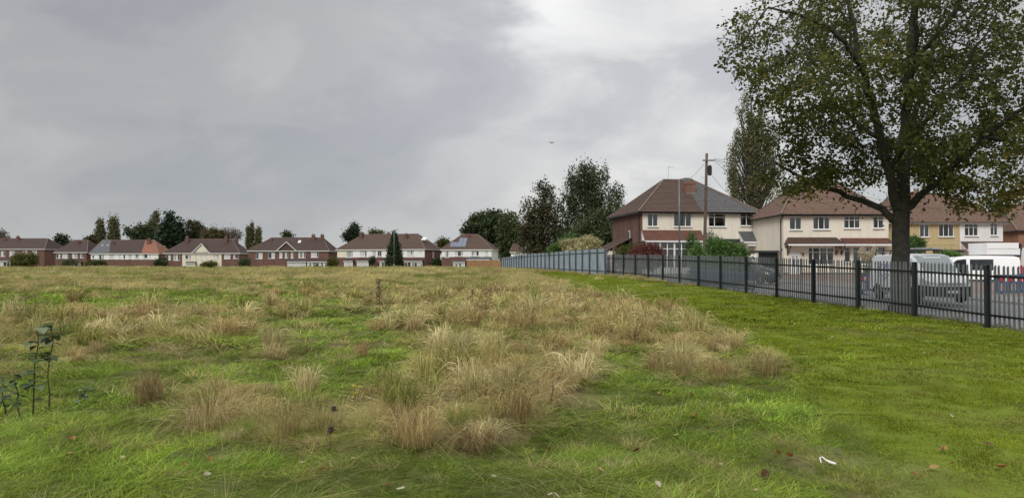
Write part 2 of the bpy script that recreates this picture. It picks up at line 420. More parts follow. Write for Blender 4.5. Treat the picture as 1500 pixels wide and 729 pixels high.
# meadow layout: pixel patches of the photograph turned into ground positions: tan (+) or green (-)
def gpt(x, y):
    v = (y - HOR) / FPX; Y = 12.0
    for _ in range(30):
        Y = (EYE - float(z_base(px(x, Y), Y))) / v
        Y = min(max(Y, 3), 110)
    return px(x, Y), Y
PATCH = [(15,500,40,16,1),(130,485,110,18,.8),(290,500,50,13,.8),(265,466,90,10,.7),(395,525,28,16,1.1),(260,598,75,9,.8),(325,578,45,12,.8),
 (400,605,70,32,1.4),(455,640,55,16,.9),(560,615,75,38,1.5),(625,575,55,30,1.4),(690,605,65,36,1.5),(755,605,60,34,1.2),(500,510,32,8,.8),(655,478,55,14,1.1),
 (690,520,62,24,1.1),(640,497,30,10,.7),(790,568,60,20,.9),(850,545,40,16,.7),(870,466,66,20,1.1),(760,436,110,20,1),(915,482,40,10,.8),(1012,548,48,20,1.1),
 (1090,528,66,12,.9),(1132,545,30,12,.7),(990,490,66,11,.9),(1045,500,40,10,.7),(930,450,50,12,.8),(600,440,80,10,.6),(400,430,80,8,.5),(560,486,40,9,.4),(820,510,40,10,.6),
 (205,548,150,26,-1.2),(110,590,110,30,-1),(300,690,420,36,-1.1),(480,552,90,20,-1),(450,474,60,9,-.9),(110,442,110,9,-.8),(260,432,190,8,-.7),
 (890,625,160,40,-1.1),(950,522,45,12,-.8),(925,570,50,25,-.7),(722,466,22,8,-.8),(600,520,40,10,-.7),(310,520,60,10,-.8),(560,465,50,7,-.6),(700,690,220,34,-1),(1000,600,120,40,-1),(1100,575,70,20,-.7),(820,630,40,14,-.5),(460,520,60,12,-.7)]
_PG = []
for (x, y, rx, ry, s) in PATCH:
    X, Y = gpt(x, y); Y1 = gpt(x, y - ry)[1]; Y0 = gpt(x, y + ry)[1]
    _PG.append((X, Y, rx / FPX * Y, max(0.25, (Y1 - Y0) / 2), s))
def rough_edge(Y):
    return smi(Y, [0, 5, 8, 10, 14, 20, 30, 45, 70, 110], [2.4, 2.6, 3.3, 3.9, 4.4, 4.5, 3.6, 2.6, 1.6, .4])
def mown_mask(X, Y):
    X = np.asarray(X, float); Y = np.asarray(Y, float)
    e = rough_edge(Y) + (fbm(X * .9, Y * .9) - .5) * 1.4
    return sm(-.35, .55, X - e)
def tan_mask(X, Y):
    X = np.asarray(X, float); Y = np.asarray(Y, float)
    n = fbm(X * .55 + 3, Y * .42 + 8, 4)
    t = (n - .5) * 2.6 + (fbm(X * 1.9, Y * 1.3 + 70, 3) - .5) * 1.5
    near = np.zeros_like(t)
    for (a, b, rx, ry, s) in _PG:
        near = near + .95 * s * np.exp(-(((X - a) / rx) ** 2 + ((Y - b) / ry) ** 2) * .9)
    far = sm(24, 55, Y)
    t = t * (.55 + .65 * far) + near - .12 + far * .14
    # a tan belt beside the mown strip
    e = rough_edge(Y) - X
    t = t + np.exp(-((e - 1.6) / 1.5) ** 2) * .5 * sm(13, 24, Y)
    return np.clip(t * .9 + .42, 0, 1)
def z_ground(X, Y):
    X = np.asarray(X, float); Y = np.asarray(Y, float)
    d = fence_x(Y) - X
    fld = sm(0.0, 1.5, d) * (1 - sm(115, 150, Y)) 
    m = mown_mask(X, Y)
    mound = (fbm(X * .5, Y * .5, 3) - .5) * .30 + (fbm(X * 1.7 + 5, Y * 1.7, 2) - .5) * .12
    mound = mound * (1 - m) + ((fbm(X * .4 + 9, Y * .4, 2) - .5) * .10 + (fbm(X * 1.6, Y * 1.6, 2) - .5) * .03) * m
    tus = (tan_mask(X, Y) - .4) * .12 * (1 - m)
    return z_base(X, Y) + fld * (mound + tus)
def zg(X, Y): return float(z_ground(X, Y))

def build_ground():
    rad = [0.0]; r = 1.2
    while r < 3500: rad.append(r); r *= 1.028 if r < 260 else 1.12
    ang = list(np.radians(np.arange(-56, 56.01, .45))) + list(np.radians(np.arange(60, 304, 6)))
    rad = np.array(rad); ang = np.array(ang)
    RR, AA = np.meshgrid(rad[1:], ang, indexing='ij')
    X = (RR * np.sin(AA)).ravel(); Y = (RR * np.cos(AA)).ravel()
    X = np.concatenate([[0.], X]); Y = np.concatenate([[0.], Y])
    Z = z_ground(X, Y)
    nr, na = RR.shape
    F = [(0, 1 + j, 1 + (j + 1) % na) for j in range(na)]
    F = [(a, c, b) for a, b, c in F]
    for i in range(nr - 1):
        for j in range(na):
            j2 = (j + 1) % na
            F.append((1 + i * na + j, 1 + i * na + j2, 1 + (i + 1) * na + j2, 1 + (i + 1) * na + j))
    me = bpy.data.meshes.new('ground')
    me.from_pydata(np.stack([X, Y, Z], 1).tolist(), [], F)
    mk = me.attributes.new('mask', 'FLOAT_COLOR', 'POINT')
    d = fence_x(Y) - X
    beyond = np.clip(1 - sm(-.3, .3, d), 0, 1) * (1 - sm(95, 130, Y))
    col = np.stack([tan_mask(X, Y), mown_mask(X, Y), beyond, np.ones_like(X)], 1).astype(np.float32)
    mk.data.foreach_set('color', col.ravel())
    me.polygons.foreach_set('use_smooth', np.ones(len(F), dtype=bool)); me.update()
    m, t, p = base_mat('ground_cover')
    a = N(t, 'ShaderNodeAttribute', attribute_name='mask'); sc = N(t, 'ShaderNodeSeparateColor'); t.links.new(a.outputs['Color'], sc.inputs[0])
    v = coords(t)
    n1 = noise(t, v, 2.2, 8, .65); n2 = noise(t, v, 14, 6, .6)
    green = ramp(t, n1, [(.3, (.06, .065, .02)), (.55, (.10, .12, .03)), (.75, (.17, .155, .065))])
    tan = ramp(t, n2, [(.3, (.10, .075, .04)), (.55, (.21, .165, .09)), (.75, (.28, .235, .14))])
    mown = ramp(t, n1, [(.3, (.11, .14, .016)), (.55, (.15, .20, .024)), (.75, (.2, .215, .05))])
    dirt = ramp(t, n1, [(.3, (.13, .10, .075)), (.7, (.22, .175, .135))])
    c = mixc(t, sc.outputs[0], green, tan)
    c = mixc(t, sc.outputs[1], c, mown)
    c = mixc(t, sc.outputs[2], c, dirt)
    t.links.new(c, p.inputs['Base Color']); p.inputs['Roughness'].default_value = 1; p.inputs['Specular IOR Level'].default_value = .1
    bump(t, p, n2, .8, .05)
    me.materials.append(m)
    o = bpy.data.objects.new('ground', me); link(o); tag(o, kind='structure')
build_ground()

# ------------------------------------------------------------------ road, kerb and pavement beyond the fence
def strip(name, offs, Ys, dzs, mat, thick=None):
    """a sheet running along the fence line; offs are distances to the right of it"""
    mb = MB()
    rows = []
    for Y in Ys:
        xf = _f0[0] + (Y - _f0[1]) * FSL
        rows.append([(xf + o, Y, float(z_base(xf + 3, Y)) + dz) for o, dz in zip(offs, dzs)])
    for a, b in zip(rows[:-1], rows[1:]):
        for i in range(len(offs) - 1): mb.face([a[i], a[i + 1], b[i + 1], b[i]])
    o = mb.build(name, mat); tag(o, kind='structure'); return o
def asphalt():
    m, t, p = base_mat('asphalt'); v = coords(t)
    a = noise(t, v, 1.1, 6); b = noise(t, v, 90, 2)
    c = ramp(t, a, [(.3, (.17, .165, .16)), (.7, (.235, .23, .22))])
    t.links.new(mixc(t, .3, c, ramp(t, b, [(.3, (.09, .09, .09)), (.7, (.3, .29, .28))])), p.inputs['Base Color'])
    p.inputs['Roughness'].default_value = .85; bump(t, p, b, .3, .01)
asphalt()
brick('block_paving', (.20, .13, .10), (.27, .19, .15), (.13, .11, .09), (.2, .1))
plain('kerb_stone', (.33, .31, .28), .9, .2, 3)
Ys = list(np.arange(2, 96, 2.0))
strip('road', [.8, 4.5, 9.0], Ys, [.03, .05, .03], MAT['asphalt'])
strip('kerb', [9.0, 9.004, 9.15], Ys, [.0, .14, .145], MAT['kerb_stone'])
strip('pavement', [9.15, 11.4], Ys, [.135, .15], MAT['asphalt'])
strip('forecourt', [11.4, 20, 46], Ys, [.146, .20, .25], MAT['block_paving'])

# ------------------------------------------------------------------ grass by geometry nodes: tuft meshes instanced on points
lib = bpy.data.collections.new('grass_tufts')
def tuft(name, n, rad, h, lean, curve, wid, mat, seed, seg=3, wind=(0.25, 0.1), flat=0.0):
    r = np.random.default_rng(seed)
    a = r.random(n) * 6.283; rr = rad * np.sqrt(r.random(n))
    bx, by = np.cos(a) * rr, np.sin(a) * rr
    hh = h[0] + (h[1] - h[0]) * r.random(n) ** 1.3
    da = np.where(r.random(n) < .6, a + r.normal(0, .6, n), r.random(n) * 6.283)
    dx = np.cos(da) * lean * r.random(n) + wind[0] * r.random(n) + r.normal(0, .1, n); dy = np.sin(da) * lean * r.random(n) + wind[1] * r.random(n) + r.normal(0, .1, n)
    cv = curve * (.5 + r.random(n))
    wa = r.random(n) * 3.1416; wx, wy = np.cos(wa), np.sin(wa)
    ww = wid * (.7 + .6 * r.random(n))
    V = []; F = []; bv = []
    ts = np.linspace(0, 1, seg + 1)
    for i in range(n):
        b = len(V)
        for k, t in enumerate(ts):
            f = t + cv[i] * t * t
            L = hh[i]
            x = bx[i] + dx[i] * L * f; y = by[i] + dy[i] * L * f
            z = L * (t - .45 * min(1.4, cv[i] * math.hypot(dx[i], dy[i])) * t * t) * (1 - flat) - .015
            z = max(z, .004 if t > 0 else -.02)
            q = ww[i] * (1 - t) ** .7 if t < 1 else 0
            if k < seg: V.append((x - wx[i] * q, y - wy[i] * q, z)); V.append((x + wx[i] * q, y + wy[i] * q, z))
            else: V.append((x, y, z))
        for k in range(seg - 1): F.append((b + 2 * k, b + 2 * k + 1, b + 2 * k + 3, b + 2 * k + 2)); bv.append(r.random())
        F.append((b + 2 * seg - 2, b + 2 * seg - 1, b + 2 * seg)); bv.append(bv[-1])
    me = bpy.data.meshes.new(name); me.from_pydata(V, [], F)
    at = me.attributes.new('bv', 'FLOAT', 'FACE'); at.data.foreach_set('value', np.array(bv, dtype=np.float32))
    me.materials.append(mat)
    o = bpy.data.objects.new(name, me); lib.objects.link(o)
    return o
def grass_mat(name, lo, hi, trans=.35):
    m = bpy.data.materials.new(name); m.use_nodes = True; t = m.node_tree; MAT[name] = m
    p = t.nodes['Principled BSDF']; out = t.nodes['Material Output']
    a = N(t, 'ShaderNodeAttribute', attribute_name='tint', attribute_type='INSTANCER')
    b = N(t, 'ShaderNodeAttribute', attribute_name='bv')
    c = ramp(t, b.outputs['Fac'], [(0, lo), (1, hi)])
    c = mixc(t, 1.0, c, a.outputs['Color'], 'MULTIPLY')
    t.links.new(c, p.inputs['Base Color']); p.inputs['Roughness'].default_value = .8; p.inputs['Specular IOR Level'].default_value = .08
    tr = N(t, 'ShaderNodeBsdfTranslucent'); t.links.new(c, tr.inputs[0])
    mx = N(t, 'ShaderNodeMixShader', i_0=trans); t.links.new(p.outputs[0], mx.inputs[1]); t.links.new(tr.outputs[0], mx.inputs[2])
    t.links.new(mx.outputs[0], out.inputs[0]); return m
GM = grass_mat('grass_blade', (.62, .62, .6), (1.4, 1.4, 1.42))
K = {}
def kind(key, *a, **k):
    K.setdefault(key, []).append(tuft('tuft_%03d' % len(lib.objects), *a, **k))
def mop(name, n, rb, rad, H, wid, mat, seed, seg=5):
    """a grass tussock: blades rise from a tight crown, arch over and hang outward"""
    r = np.random.default_rng(seed); V = []; F = []; bv = []
    ts = np.linspace(0, 1, seg + 1)
    for i in range(n):
        a = r.random() * 6.283; q = rb * math.sqrt(r.random()); bx, by = math.cos(a) * q, math.sin(a) * q
        da = a + r.normal(0, .95); out = rad * (.25 + .9 * r.random()); h = H * (.45 + .75 * r.random()); c = r.uniform(.7, 2.7)
        if r.random() < .3: out *= .55; h *= 1.3; c *= .45
        ux, uy = math.cos(da), math.sin(da); sx, sy = -uy, ux; tw = r.normal(0, .5); b = len(V); ww = wid * r.uniform(.7, 1.3); sag = r.normal(0, .05)
        for k, t in enumerate(ts):
            x = bx + ux * out * t ** 1.25 + sx * sag * t * t; y = by + uy * out * t ** 1.25 + sy * sag * t * t; z = max(.008, h * ((c * .75 + .75) * t - c * t * t)) if t > 0 else -.02
            w_ = ww * (1 - t) ** .6
            if k < seg: V += [(x - sx * w_, y - sy * w_, z - w_ * tw), (x + sx * w_, y + sy * w_, z + w_ * tw)]
            else: V.append((x, y, z))
        v_ = r.random()
        for k in range(seg - 1): F.append((b + 2 * k, b + 2 * k + 1, b + 2 * k + 3, b + 2 * k + 2)); bv.append(v_)
        F.append((b + 2 * seg - 2, b + 2 * seg - 1, b + 2 * seg)); bv.append(v_)
    me = bpy.data.meshes.new(name); me.from_pydata(V, [], F)
    at = me.attributes.new('bv', 'FLOAT', 'FACE'); at.data.foreach_set('value', np.array(bv, dtype=np.float32))
    me.materials.append(mat); o = bpy.data.objects.new(name, me); lib.objects.link(o); return o
# each kind of tuft in four sizes of blade, so blades stay readable as the field recedes
BLADE = (.0030, .0055, .0095, .016); FEW = (1.0, .62, .42, .30)
for q in range(4):
    b_, f_ = BLADE[q], FEW[q]; z_ = int(q * 100)
    for s in range(3): kind('green%d' % q, int(85 * f_), .15, (.03, .125), .9, 1.1, b_, GM, 10 + s + z_, wind=(1.0, .25))
    for s in range(3): kind('tangle%d' % q, int(85 * f_), .15, (.12, .30), 1.2, 1.3, b_ * .8, GM, 20 + s + z_)
    for s in range(3): kind('laid%d' % q, int(85 * f_), .24, (.25, .5), 1.6, 1.4, b_ * .8, GM, 30 + s + z_, seg=4, wind=(.7, -.2), flat=.6)
    for s in range(4): K.setdefault('mop%d' % q, []).append(mop('tuft_%03d' % len(lib.objects), int(260 * f_), .15, .36, .33, b_ * .75, GM, 40 + s + z_))
for s in range(3): kind('stalk', 7, .12, (.5, .85), .3, .5, .0024, GM, 50 + s, seg=4)
for q, (n_, hw) in enumerate(((360, .0034), (210, .0062), (130, .011))):
    for s in range(3): kind('mown%d' % q, n_, .30, (.012, .045), 1.0, .7, hw, GM, 60 + s + q * 10, seg=2)
for s in range(3): kind('greenfar', 60, .34, (.06, .22), .7, .8, .012, GM, 160 + s, seg=2)
for s in range(3): kind('tanfar', 70, .36, (.2, .5), .9, 1.0, .012, GM, 170 + s, seg=3)
for s in range(2): kind('mownfar', 220, .7, (.03, .06), .8, .5, .014, GM, 180 + s, seg=2)
IDX = {o: i for i, o in enumerate(sorted(lib.objects, key=lambda o: o.name))}

def scatter_nodes():
    g = bpy.data.node_groups.new('scatter_tufts', 'GeometryNodeTree')
    g.interface.new_socket('Geometry', in_out='INPUT', socket_type='NodeSocketGeometry')
    g.interface.new_socket('Geometry', in_out='OUTPUT', socket_type='NodeSocketGeometry')
    i = g.nodes.new('NodeGroupInput'); o = g.nodes.new('NodeGroupOutput')
    ci = g.nodes.new('GeometryNodeCollectionInfo'); ci.inputs['Collection'].default_value = lib
    ci.inputs['Separate Children'].default_value = True; ci.inputs['Reset Children'].default_value = True
    iop = g.nodes.new('GeometryNodeInstanceOnPoints')
    iop.inputs['Pick Instance'].default_value = True
    def na(name, typ):
        n = g.nodes.new('GeometryNodeInputNamedAttribute'); n.data_type = typ; n.inputs['Name'].default_value = name
        return n.outputs['Attribute']
    L = g.links.new
    L(i.outputs[0], iop.inputs['Points']); L(ci.outputs[0], iop.inputs['Instance'])
    L(na('idx', 'INT'), iop.inputs['Instance Index'])
    rot = na('rot', 'FLOAT_VECTOR')
    e2r = g.nodes.new('FunctionNodeEulerToRotation'); L(rot, e2r.inputs[0]); L(e2r.outputs[0], iop.inputs['Rotation'])
    L(na('scl', 'FLOAT_VECTOR'), iop.inputs['Scale'])
    L(iop.outputs[0], o.inputs[0])
    return g
SCN = scatter_nodes()
def flow(X, Y):
    return (fbm(X * .55 + 60, Y * .55 + 11, 3) - .5) * 6
def scatter(name, X, Y, idx, scl, tint, kindtag='stuff', zoff=0.0):
    n = len(X); Z = z_ground(X, Y) + zoff
    me = bpy.data.meshes.new(name); me.vertices.add(n)
    me.vertices.foreach_set('co', np.stack([X, Y, Z], 1).astype(np.float32).ravel())
    rot = np.zeros((n, 3), np.float32); rot[:, 2] = flow(X, Y) + RNG.normal(0, 1.1, n); rot[:, 0] = RNG.normal(0, .06, n); rot[:, 1] = RNG.normal(0, .06, n)
    for nm, ty, fld, val in (('idx', 'INT', 'value', idx.astype(np.int32)), ('rot', 'FLOAT_VECTOR', 'vector', rot.ravel()),
                             ('scl', 'FLOAT_VECTOR', 'vector', scl.astype(np.float32).ravel()),
                             ('tint', 'FLOAT_COLOR', 'color', np.concatenate([tint, np.ones((n, 1))], 1).astype(np.float32).ravel())):
        a = me.attributes.new(nm, ty, 'POINT'); a.data.foreach_set(fld, val)
    o = bpy.data.objects.new(name, me); link(o); tag(o, kind=kindtag)
    md = o.modifiers.new('tufts', 'NODES'); md.node_group = SCN
    return o
def field_pts(y0, y1, spacing, xmin=None, xmax=None, margin=4.5):
    """jittered points inside the camera's field of view plus a margin"""
    ys = np.arange(y0, y1, spacing); out = []
    for y in ys:
        hw = y * .70 + margin
        a, b = -hw, hw
        if xmax is not None: b = min(b, float(xmax(y)))
        if xmin is not None: a = max(a, float(xmin(y)))
        if b <= a: continue
        xs = np.arange(a, b, spacing)
        out.append(np.stack([xs, np.full_like(xs, y)], 1))
    P = np.concatenate(out); P += RNG.uniform(-.5, .5, P.shape) * spacing * 1.1
    return P[:, 0], P[:, 1]
def pick(key, n): return np.array([IDX[o] for o in K[key]])[RNG.integers(0, len(K[key]), n)]
def tints(n, cols, jit=.18, mix=None):
    """random blends of a few real colours of the blades"""
    cols = np.array(cols); w = RNG.dirichlet(np.ones(len(cols)) * .7, n) if mix is None else mix
    return (w @ cols) * (1 + RNG.normal(0, jit, (n, 1))).clip(.5, 1.6)
GREEN = [(.175, .25, .022), (.235, .315, .032), (.31, .34, .075), (.12, .19, .028), (.145, .25, .055)]
DGREEN = [(.055, .085, .02), (.075, .115, .025)]
TUS = [(.58, .49, .235), (.52, .42, .19), (.66, .58, .32), (.46, .33, .16), (.38, .28, .13), (.33, .32, .09), (.20, .26, .05)]
TAN = [(.52, .44, .20), (.46, .375, .165), (.60, .53, .28), (.40, .30, .14), (.32, .30, .085)]
def s3(n, s, hvar=.25):
    a = s * (1 + RNG.normal(0, .15, n)).clip(.6, 1.5)
    return np.stack([a, a, a * (1 + RNG.normal(0, hvar, n)).clip(.5, 1.7)], 1)
def meadow():
    edge = lambda y: fence_x(y) + .42
    G = dict(X=[], Y=[], i=[], s=[], t=[]); T = dict(X=[], Y=[], i=[], s=[], t=[])
    def add(D, X, Y, i, s, t): D['X'].append(X); D['Y'].append(Y); D['i'].append(i); D['s'].append(s); D['t'].append(t)
    for q, (y0, y1, sp, sc, tr, mp) in enumerate(((3.2, 7.5, .11, 1.0, .16, .40), (7.5, 13, .14, 1.1, .20, .44), (13, 21, .19, 1.35, .27, .50), (21, 34, .26, 1.6, .36, .62))):
        X, Y = field_pts(y0, y1, sp, xmax=edge); m = mown_mask(X, Y); t = tan_mask(X, Y)
        k = (RNG.random(len(X)) < (1.1 - .35 * t) * (1 - .985 * m) * (.35 + .9 * sm(.36, .5, fbm(X * 1.9 + 77, Y * 1.9, 3)))); n = k.sum()
        gcol = tints(n, GREEN); tt = sm(.35, .9, t[k])[:, None]; yel = np.array(tints(n, [(.34, .31, .10), (.25, .27, .06)], .15))
        lux = (.5 * fbm(X[k] * .8, Y[k] * .8, 3) + .5 * fbm(X[k] * 2.6, Y[k] * 2.6 + 5, 2) - .5)[:, None] * 1.9 + .5
        lux = lux.clip(0, 1)
        gcol = gcol * (1 - .42 * tt) + yel * .42 * tt; gcol = gcol * (.50 + 1.2 * lux)
        add(G, X[k], Y[k], pick('green%d' % q, n), s3(n, sc) * (np.array([.6, .6, .25]) + np.array([.55, .55, .75]) * lux), gcol)
        # flattened dead grass and loose straw lying through the green
        X, Y = field_pts(y0, y1, tr, xmax=edge); m = mown_mask(X, Y); t = tan_mask(X, Y); cl = fbm(X * 1.4 + 40, Y * 1.4, 3)
        k = (RNG.random(len(X)) < (.11 + .74 * sm(.30, .85, t)) * sm(.34, .6, cl) * 1.25) & (m < .25 * RNG.random(len(X))); n = k.sum()
        ty = RNG.random(n)
        ii = np.where(ty < .22, pick('laid%d' % q, n), np.where(ty < .96, pick('tangle%d' % q, n), pick('stalk', n)))
        add(T, X[k], Y[k], ii, s3(n, sc * .85) * (.45 + .7 * cl[k])[:, None], tints(n, TAN + [(.30, .29, .10)], .17))
        # tussocks, one by one where the field is dry
        X, Y = field_pts(y0, y1, mp, xmax=edge); m = mown_mask(X, Y); t = tan_mask(X, Y)
        k = (RNG.random(len(X)) < (.02 + .82 * sm(.36, .85, t)) * sm(4.6, 6.5, Y + 3 * (t - .5))) & (m < .02); n = k.sum()
        w_ = RNG.dirichlet(np.ones(len(TUS)) * .22, n)
        add(T, X[k], Y[k], pick('mop%d' % q, n), s3(n, .96 + .13 * q) * (.5 + .75 * RNG.random((n, 1)) ** 1.2) * np.array([.9, .9, 1.05]), tints(n, TUS, .13, w_))
    X, Y = field_pts(32, 62, .5, xmax=edge, margin=6); m = mown_mask(X, Y); t = tan_mask(X, Y)
    def farlayer(X, Y, m, t, sc):
        k = RNG.random(len(X)) < (1 - .7 * t) * (1 - m); n = k.sum(); tt = t[k][:, None]
        gc = tints(n, GREEN) * (1 - .75 * tt) + tints(n, [(.36, .32, .14), (.25, .27, .07)], .15) * .75 * tt
        gc = gc * (.6 + .8 * fbm(X[k] * .4 + 8, Y[k] * .3, 3))[:, None]; add(G, X[k], Y[k], pick('greenfar', n), s3(n, sc * .9), gc)
        k = RNG.random(len(X)) < (sm(.3, .8, t) * 1.1) * (1 - .98 * m); n = k.sum()
        add(T, X[k], Y[k], pick('tanfar', n), s3(n, sc) * ((.40 + .5 * fbm(X[k] * .5, Y[k] * .5, 2)) * (1 - .35 * sm(60, 90, Y[k])))[:, None] * np.array([1.25, 1.25, 1.0]), tints(n, TAN + [(.40, .37, .16)], .16) * (.68 + .75 * fbm(X[k] * .35, Y[k] * .22 + 33, 3))[:, None])
    farlayer(X, Y, m, t, 1.0)
    X, Y = field_pts(62, 128, .85, xmax=edge, margin=6); farlayer(X, Y, mown_mask(X, Y), tan_mask(X, Y), 1.6)
    for nm, D in (('meadow_grass', G), ('dry_grass', T)):
        scatter(nm, *[np.concatenate(D[q]) for q in ('X', 'Y', 'i', 's', 't')])
    # mown strip
    D = dict(X=[], Y=[], i=[], s=[], t=[])
    MG = [(.165, .215, .012), (.21, .255, .018), (.26, .275, .038), (.12, .155, .012)]
    for (y0, y1, sp, key, sc) in ((3.2, 10, .24, 'mown0', 1.0), (10, 18, .30, 'mown1', 1.2), (18, 32, .38, 'mown2', 1.45), (32, 105, .7, 'mownfar', 1.0)):
        X, Y = field_pts(y0, y1, sp, xmin=lambda y: rough_edge(y) - 1.2, xmax=edge); m = mown_mask(X, Y)
        k = RNG.random(len(X)) < m * 1.1; n = k.sum(); X, Y = X[k], Y[k]
        a = fbm(X * .45, Y * .45 + 20, 4)[:, None]; b = sm(.55, .75, fbm(X * .9 + 31, Y * .6, 3))[:, None]
        stripe = (.5 + .5 * np.sin((X - fence_x(Y)) * 3.1))[:, None]
        c = tints(n, MG, .17) * (.62 + .62 * a + .14 * stripe); c = c * (1 - .55 * b) + tints(n, [(.27, .225, .10), (.22, .20, .07)], .1) * .55 * b
        add(D, X, Y, pick(key, n), s3(n, sc, .2) * np.array([1, 1, .75]), c)
    # short grass also fringes the rough
    scatter('mown_turf', *[np.concatenate(D[q]) for q in ('X', 'Y', 'i', 's', 't')])
    # unkempt fringe along the foot of the fences
    Yf = RNG.uniform(40, 104, 900); Xf = fence_x(Yf) - RNG.exponential(.28, 900) - .05
    k = fbm(Yf * .35, Yf * 0 + 3, 3) > .47; Xf, Yf = Xf[k], Yf[k]; n = len(Xf)
    scatter('fence_foot_grass', Xf, Yf, pick('tanfar', n), s3(n, .75) * (.5 + .8 * fbm(Yf * .3, Yf * 0, 2))[:, None], tints(n, TAN + [(.15, .18, .05)], .15))
meadow()

# ------------------------------------------------------------------ fences
def pale_mesh(name, H, wd, mat):
    """one W-section pale with a pointed, splayed head"""
    h = wd / 2; prof = [(-h, .008), (-h * .55, -.012), (-h * .2, .006), (h * .2, .006), (h * .55, -.012), (h, .008)]
    back = [(x, y + .006) for x, y in prof]
    mb = MB(); n = len(prof)
    def ztop(x): return H - abs(x) / h * .055
    loop = prof + back[::-1]
    for i in range(len(loop)):
        a, b = loop[i], loop[(i + 1) % len(loop)]
        mb.face([(a[0], a[1], .04), (b[0], b[1], .04), (b[0], b[1], ztop(b[0])), (a[0], a[1], ztop(a[0]))])
    for i in range(n - 1):
        mb.face([(prof[i][0], prof[i][1], ztop(prof[i][0])), (prof[i + 1][0], prof[i + 1][1], ztop(prof[i + 1][0])), (back[i + 1][0], back[i + 1][1], ztop(prof[i + 1][0])), (back[i][0], back[i][1], ztop(prof[i][0]))])
    return mb.mesh(name, mat)
def near_fence():
    t = empty('palisade_fence', (_f0[0], _f0[1], zg(*_f0)), 0, 'dark grey steel palisade fence with pointed pales beside the mown strip', 'fence')
    o0 = Vector(t.location)
    H = 1.66
    pm = pale_mesh('pale', H, .072, MAT['fence_paint'])
    post = MB()
    post.box(-.05, .05, -.005, .005, -.3, H - .03); post.box(-.05, .05, .085, .095, -.3, H - .03); post.box(-.006, .006, .005, .085, -.3, H - .035)
    post.box(-.055, .055, -.008, .1, H - .028, H - .018)
    pmh = post.mesh('post', MAT['fence_dark_paint'])
    d = Vector((_f1[0] - _f0[0], _f1[1] - _f0[1], 0)).normalized(); yaw = math.atan2(d.y, d.x)
    side = Vector((d.y, -d.x, 0))            # towards the road
    pts = [fence_pt(n) for n in range(-1, 15)]
    P = [Vector((x, y, float(z_fence(y)))) for x, y in pts]
    for i, p in enumerate(P):
        o = bpy.data.objects.new('post', pmh); link(o, t); o.location = p - o0; o.rotation_euler = (0, random.gauss(0, .006), yaw)
    for a, b in zip(P[:-1], P[1:]):
        for hh in (.32, H - .31):
            mb = MB(); s = side * .095
            A, B = a + Vector((0, 0, hh)) - o0 + s, b + Vector((0, 0, hh)) - o0 + s
            mb.beam(A, B, .008, .055); mb.beam(A - side * .02 + Vector((0, 0, .028)), B - side * .02 + Vector((0, 0, .028)), .045, .006)
            mb.build('rail', MAT['fence_dark_paint'], t)
        npl = 18
        for k in range(npl):
            f = (k + .5) / npl; p = a.lerp(b, f)
            o = bpy.data.objects.new('pale', pm); link(o, t)
            o.location = p - o0 + side * .115 + Vector((0, 0, random.gauss(0, .006)))
            o.rotation_euler = (random.gauss(0, .006), random.gauss(0, .008), yaw + random.gauss(0, .03))
near_fence()
def far_fence():
    n0 = (7.35, 57.2); Ys = [57.2 + 2.73 * i for i in range(27)]
    P = [Vector((float(fence_x(max(y, 57.6))), y, float(z_fence(y)))) for y in Ys]
    t = empty('tall_palisade_fence', P[0], 0, 'taller pale blue-grey steel palisade fence running back to the houses', 'fence')
    o0 = Vector(P[0]); d = (P[-1] - P[0]); d.z = 0; d.normalize(); side = Vector((d.y, -d.x, 0)); yaw = math.atan2(d.y, d.x)
    H = 2.12
    pst = MB(); pst.box(-.05, .05, -.06, .06, -.3, H - .03); pm = pst.mesh('post', MAT['galvanised_dark'])
    for i, p in enumerate(P):
        o = bpy.data.objects.new('post', pm); link(o, t); o.location = p - o0; o.rotation_euler = (0, random.gauss(0, .008), yaw)
    src = pale_mesh('pale_source', H, .105, MAT['galvanised'])
    V0 = np.array([v.co[:] for v in src.vertices]); F0 = [tuple(p.vertices) for p in src.polygons]
    ca, sa = math.cos(yaw), math.sin(yaw)
    for a, b in zip(P[:-1], P[1:]):
        for hh in (.35, H - .3):
            mb = MB(); mb.beam(a - o0 + side * .07 + Vector((0, 0, hh)), b - o0 + side * .07 + Vector((0, 0, hh)), .03, .055)
            mb.build('rail', MAT['galvanised_dark'], t)
        mb = MB()
        for k in range(23):
            q = a.lerp(b, (k + .5) / 23) - o0 + side * .10; dz = random.gauss(0, .012); r = random.gauss(0, .02)
            W = np.stack([V0[:, 0] * ca - V0[:, 1] * sa + q.x, V0[:, 0] * sa + V0[:, 1] * ca + q.y, V0[:, 2] + q.z + dz], 1)
            for f in F0: mb.face([tuple(W[i]) for i in f])
        tag(mb.build('pales', MAT['galvanised'], t), kind='stuff')
    # the return panel that closes the step between the two fences
    q0 = Vector((_f1[0], _f1[1] + .15, float(z_fence(56.6)))) - o0
    mb = MB(); mb.beam(q0 + Vector((0, 0, -.2)), q0 + Vector((0, 0, 2.1)), .1, .1)
    mb.build('end_post', MAT['rusty_steel'], t, label='rusty end post where the fences step down')
    return P
FFP = far_fence()
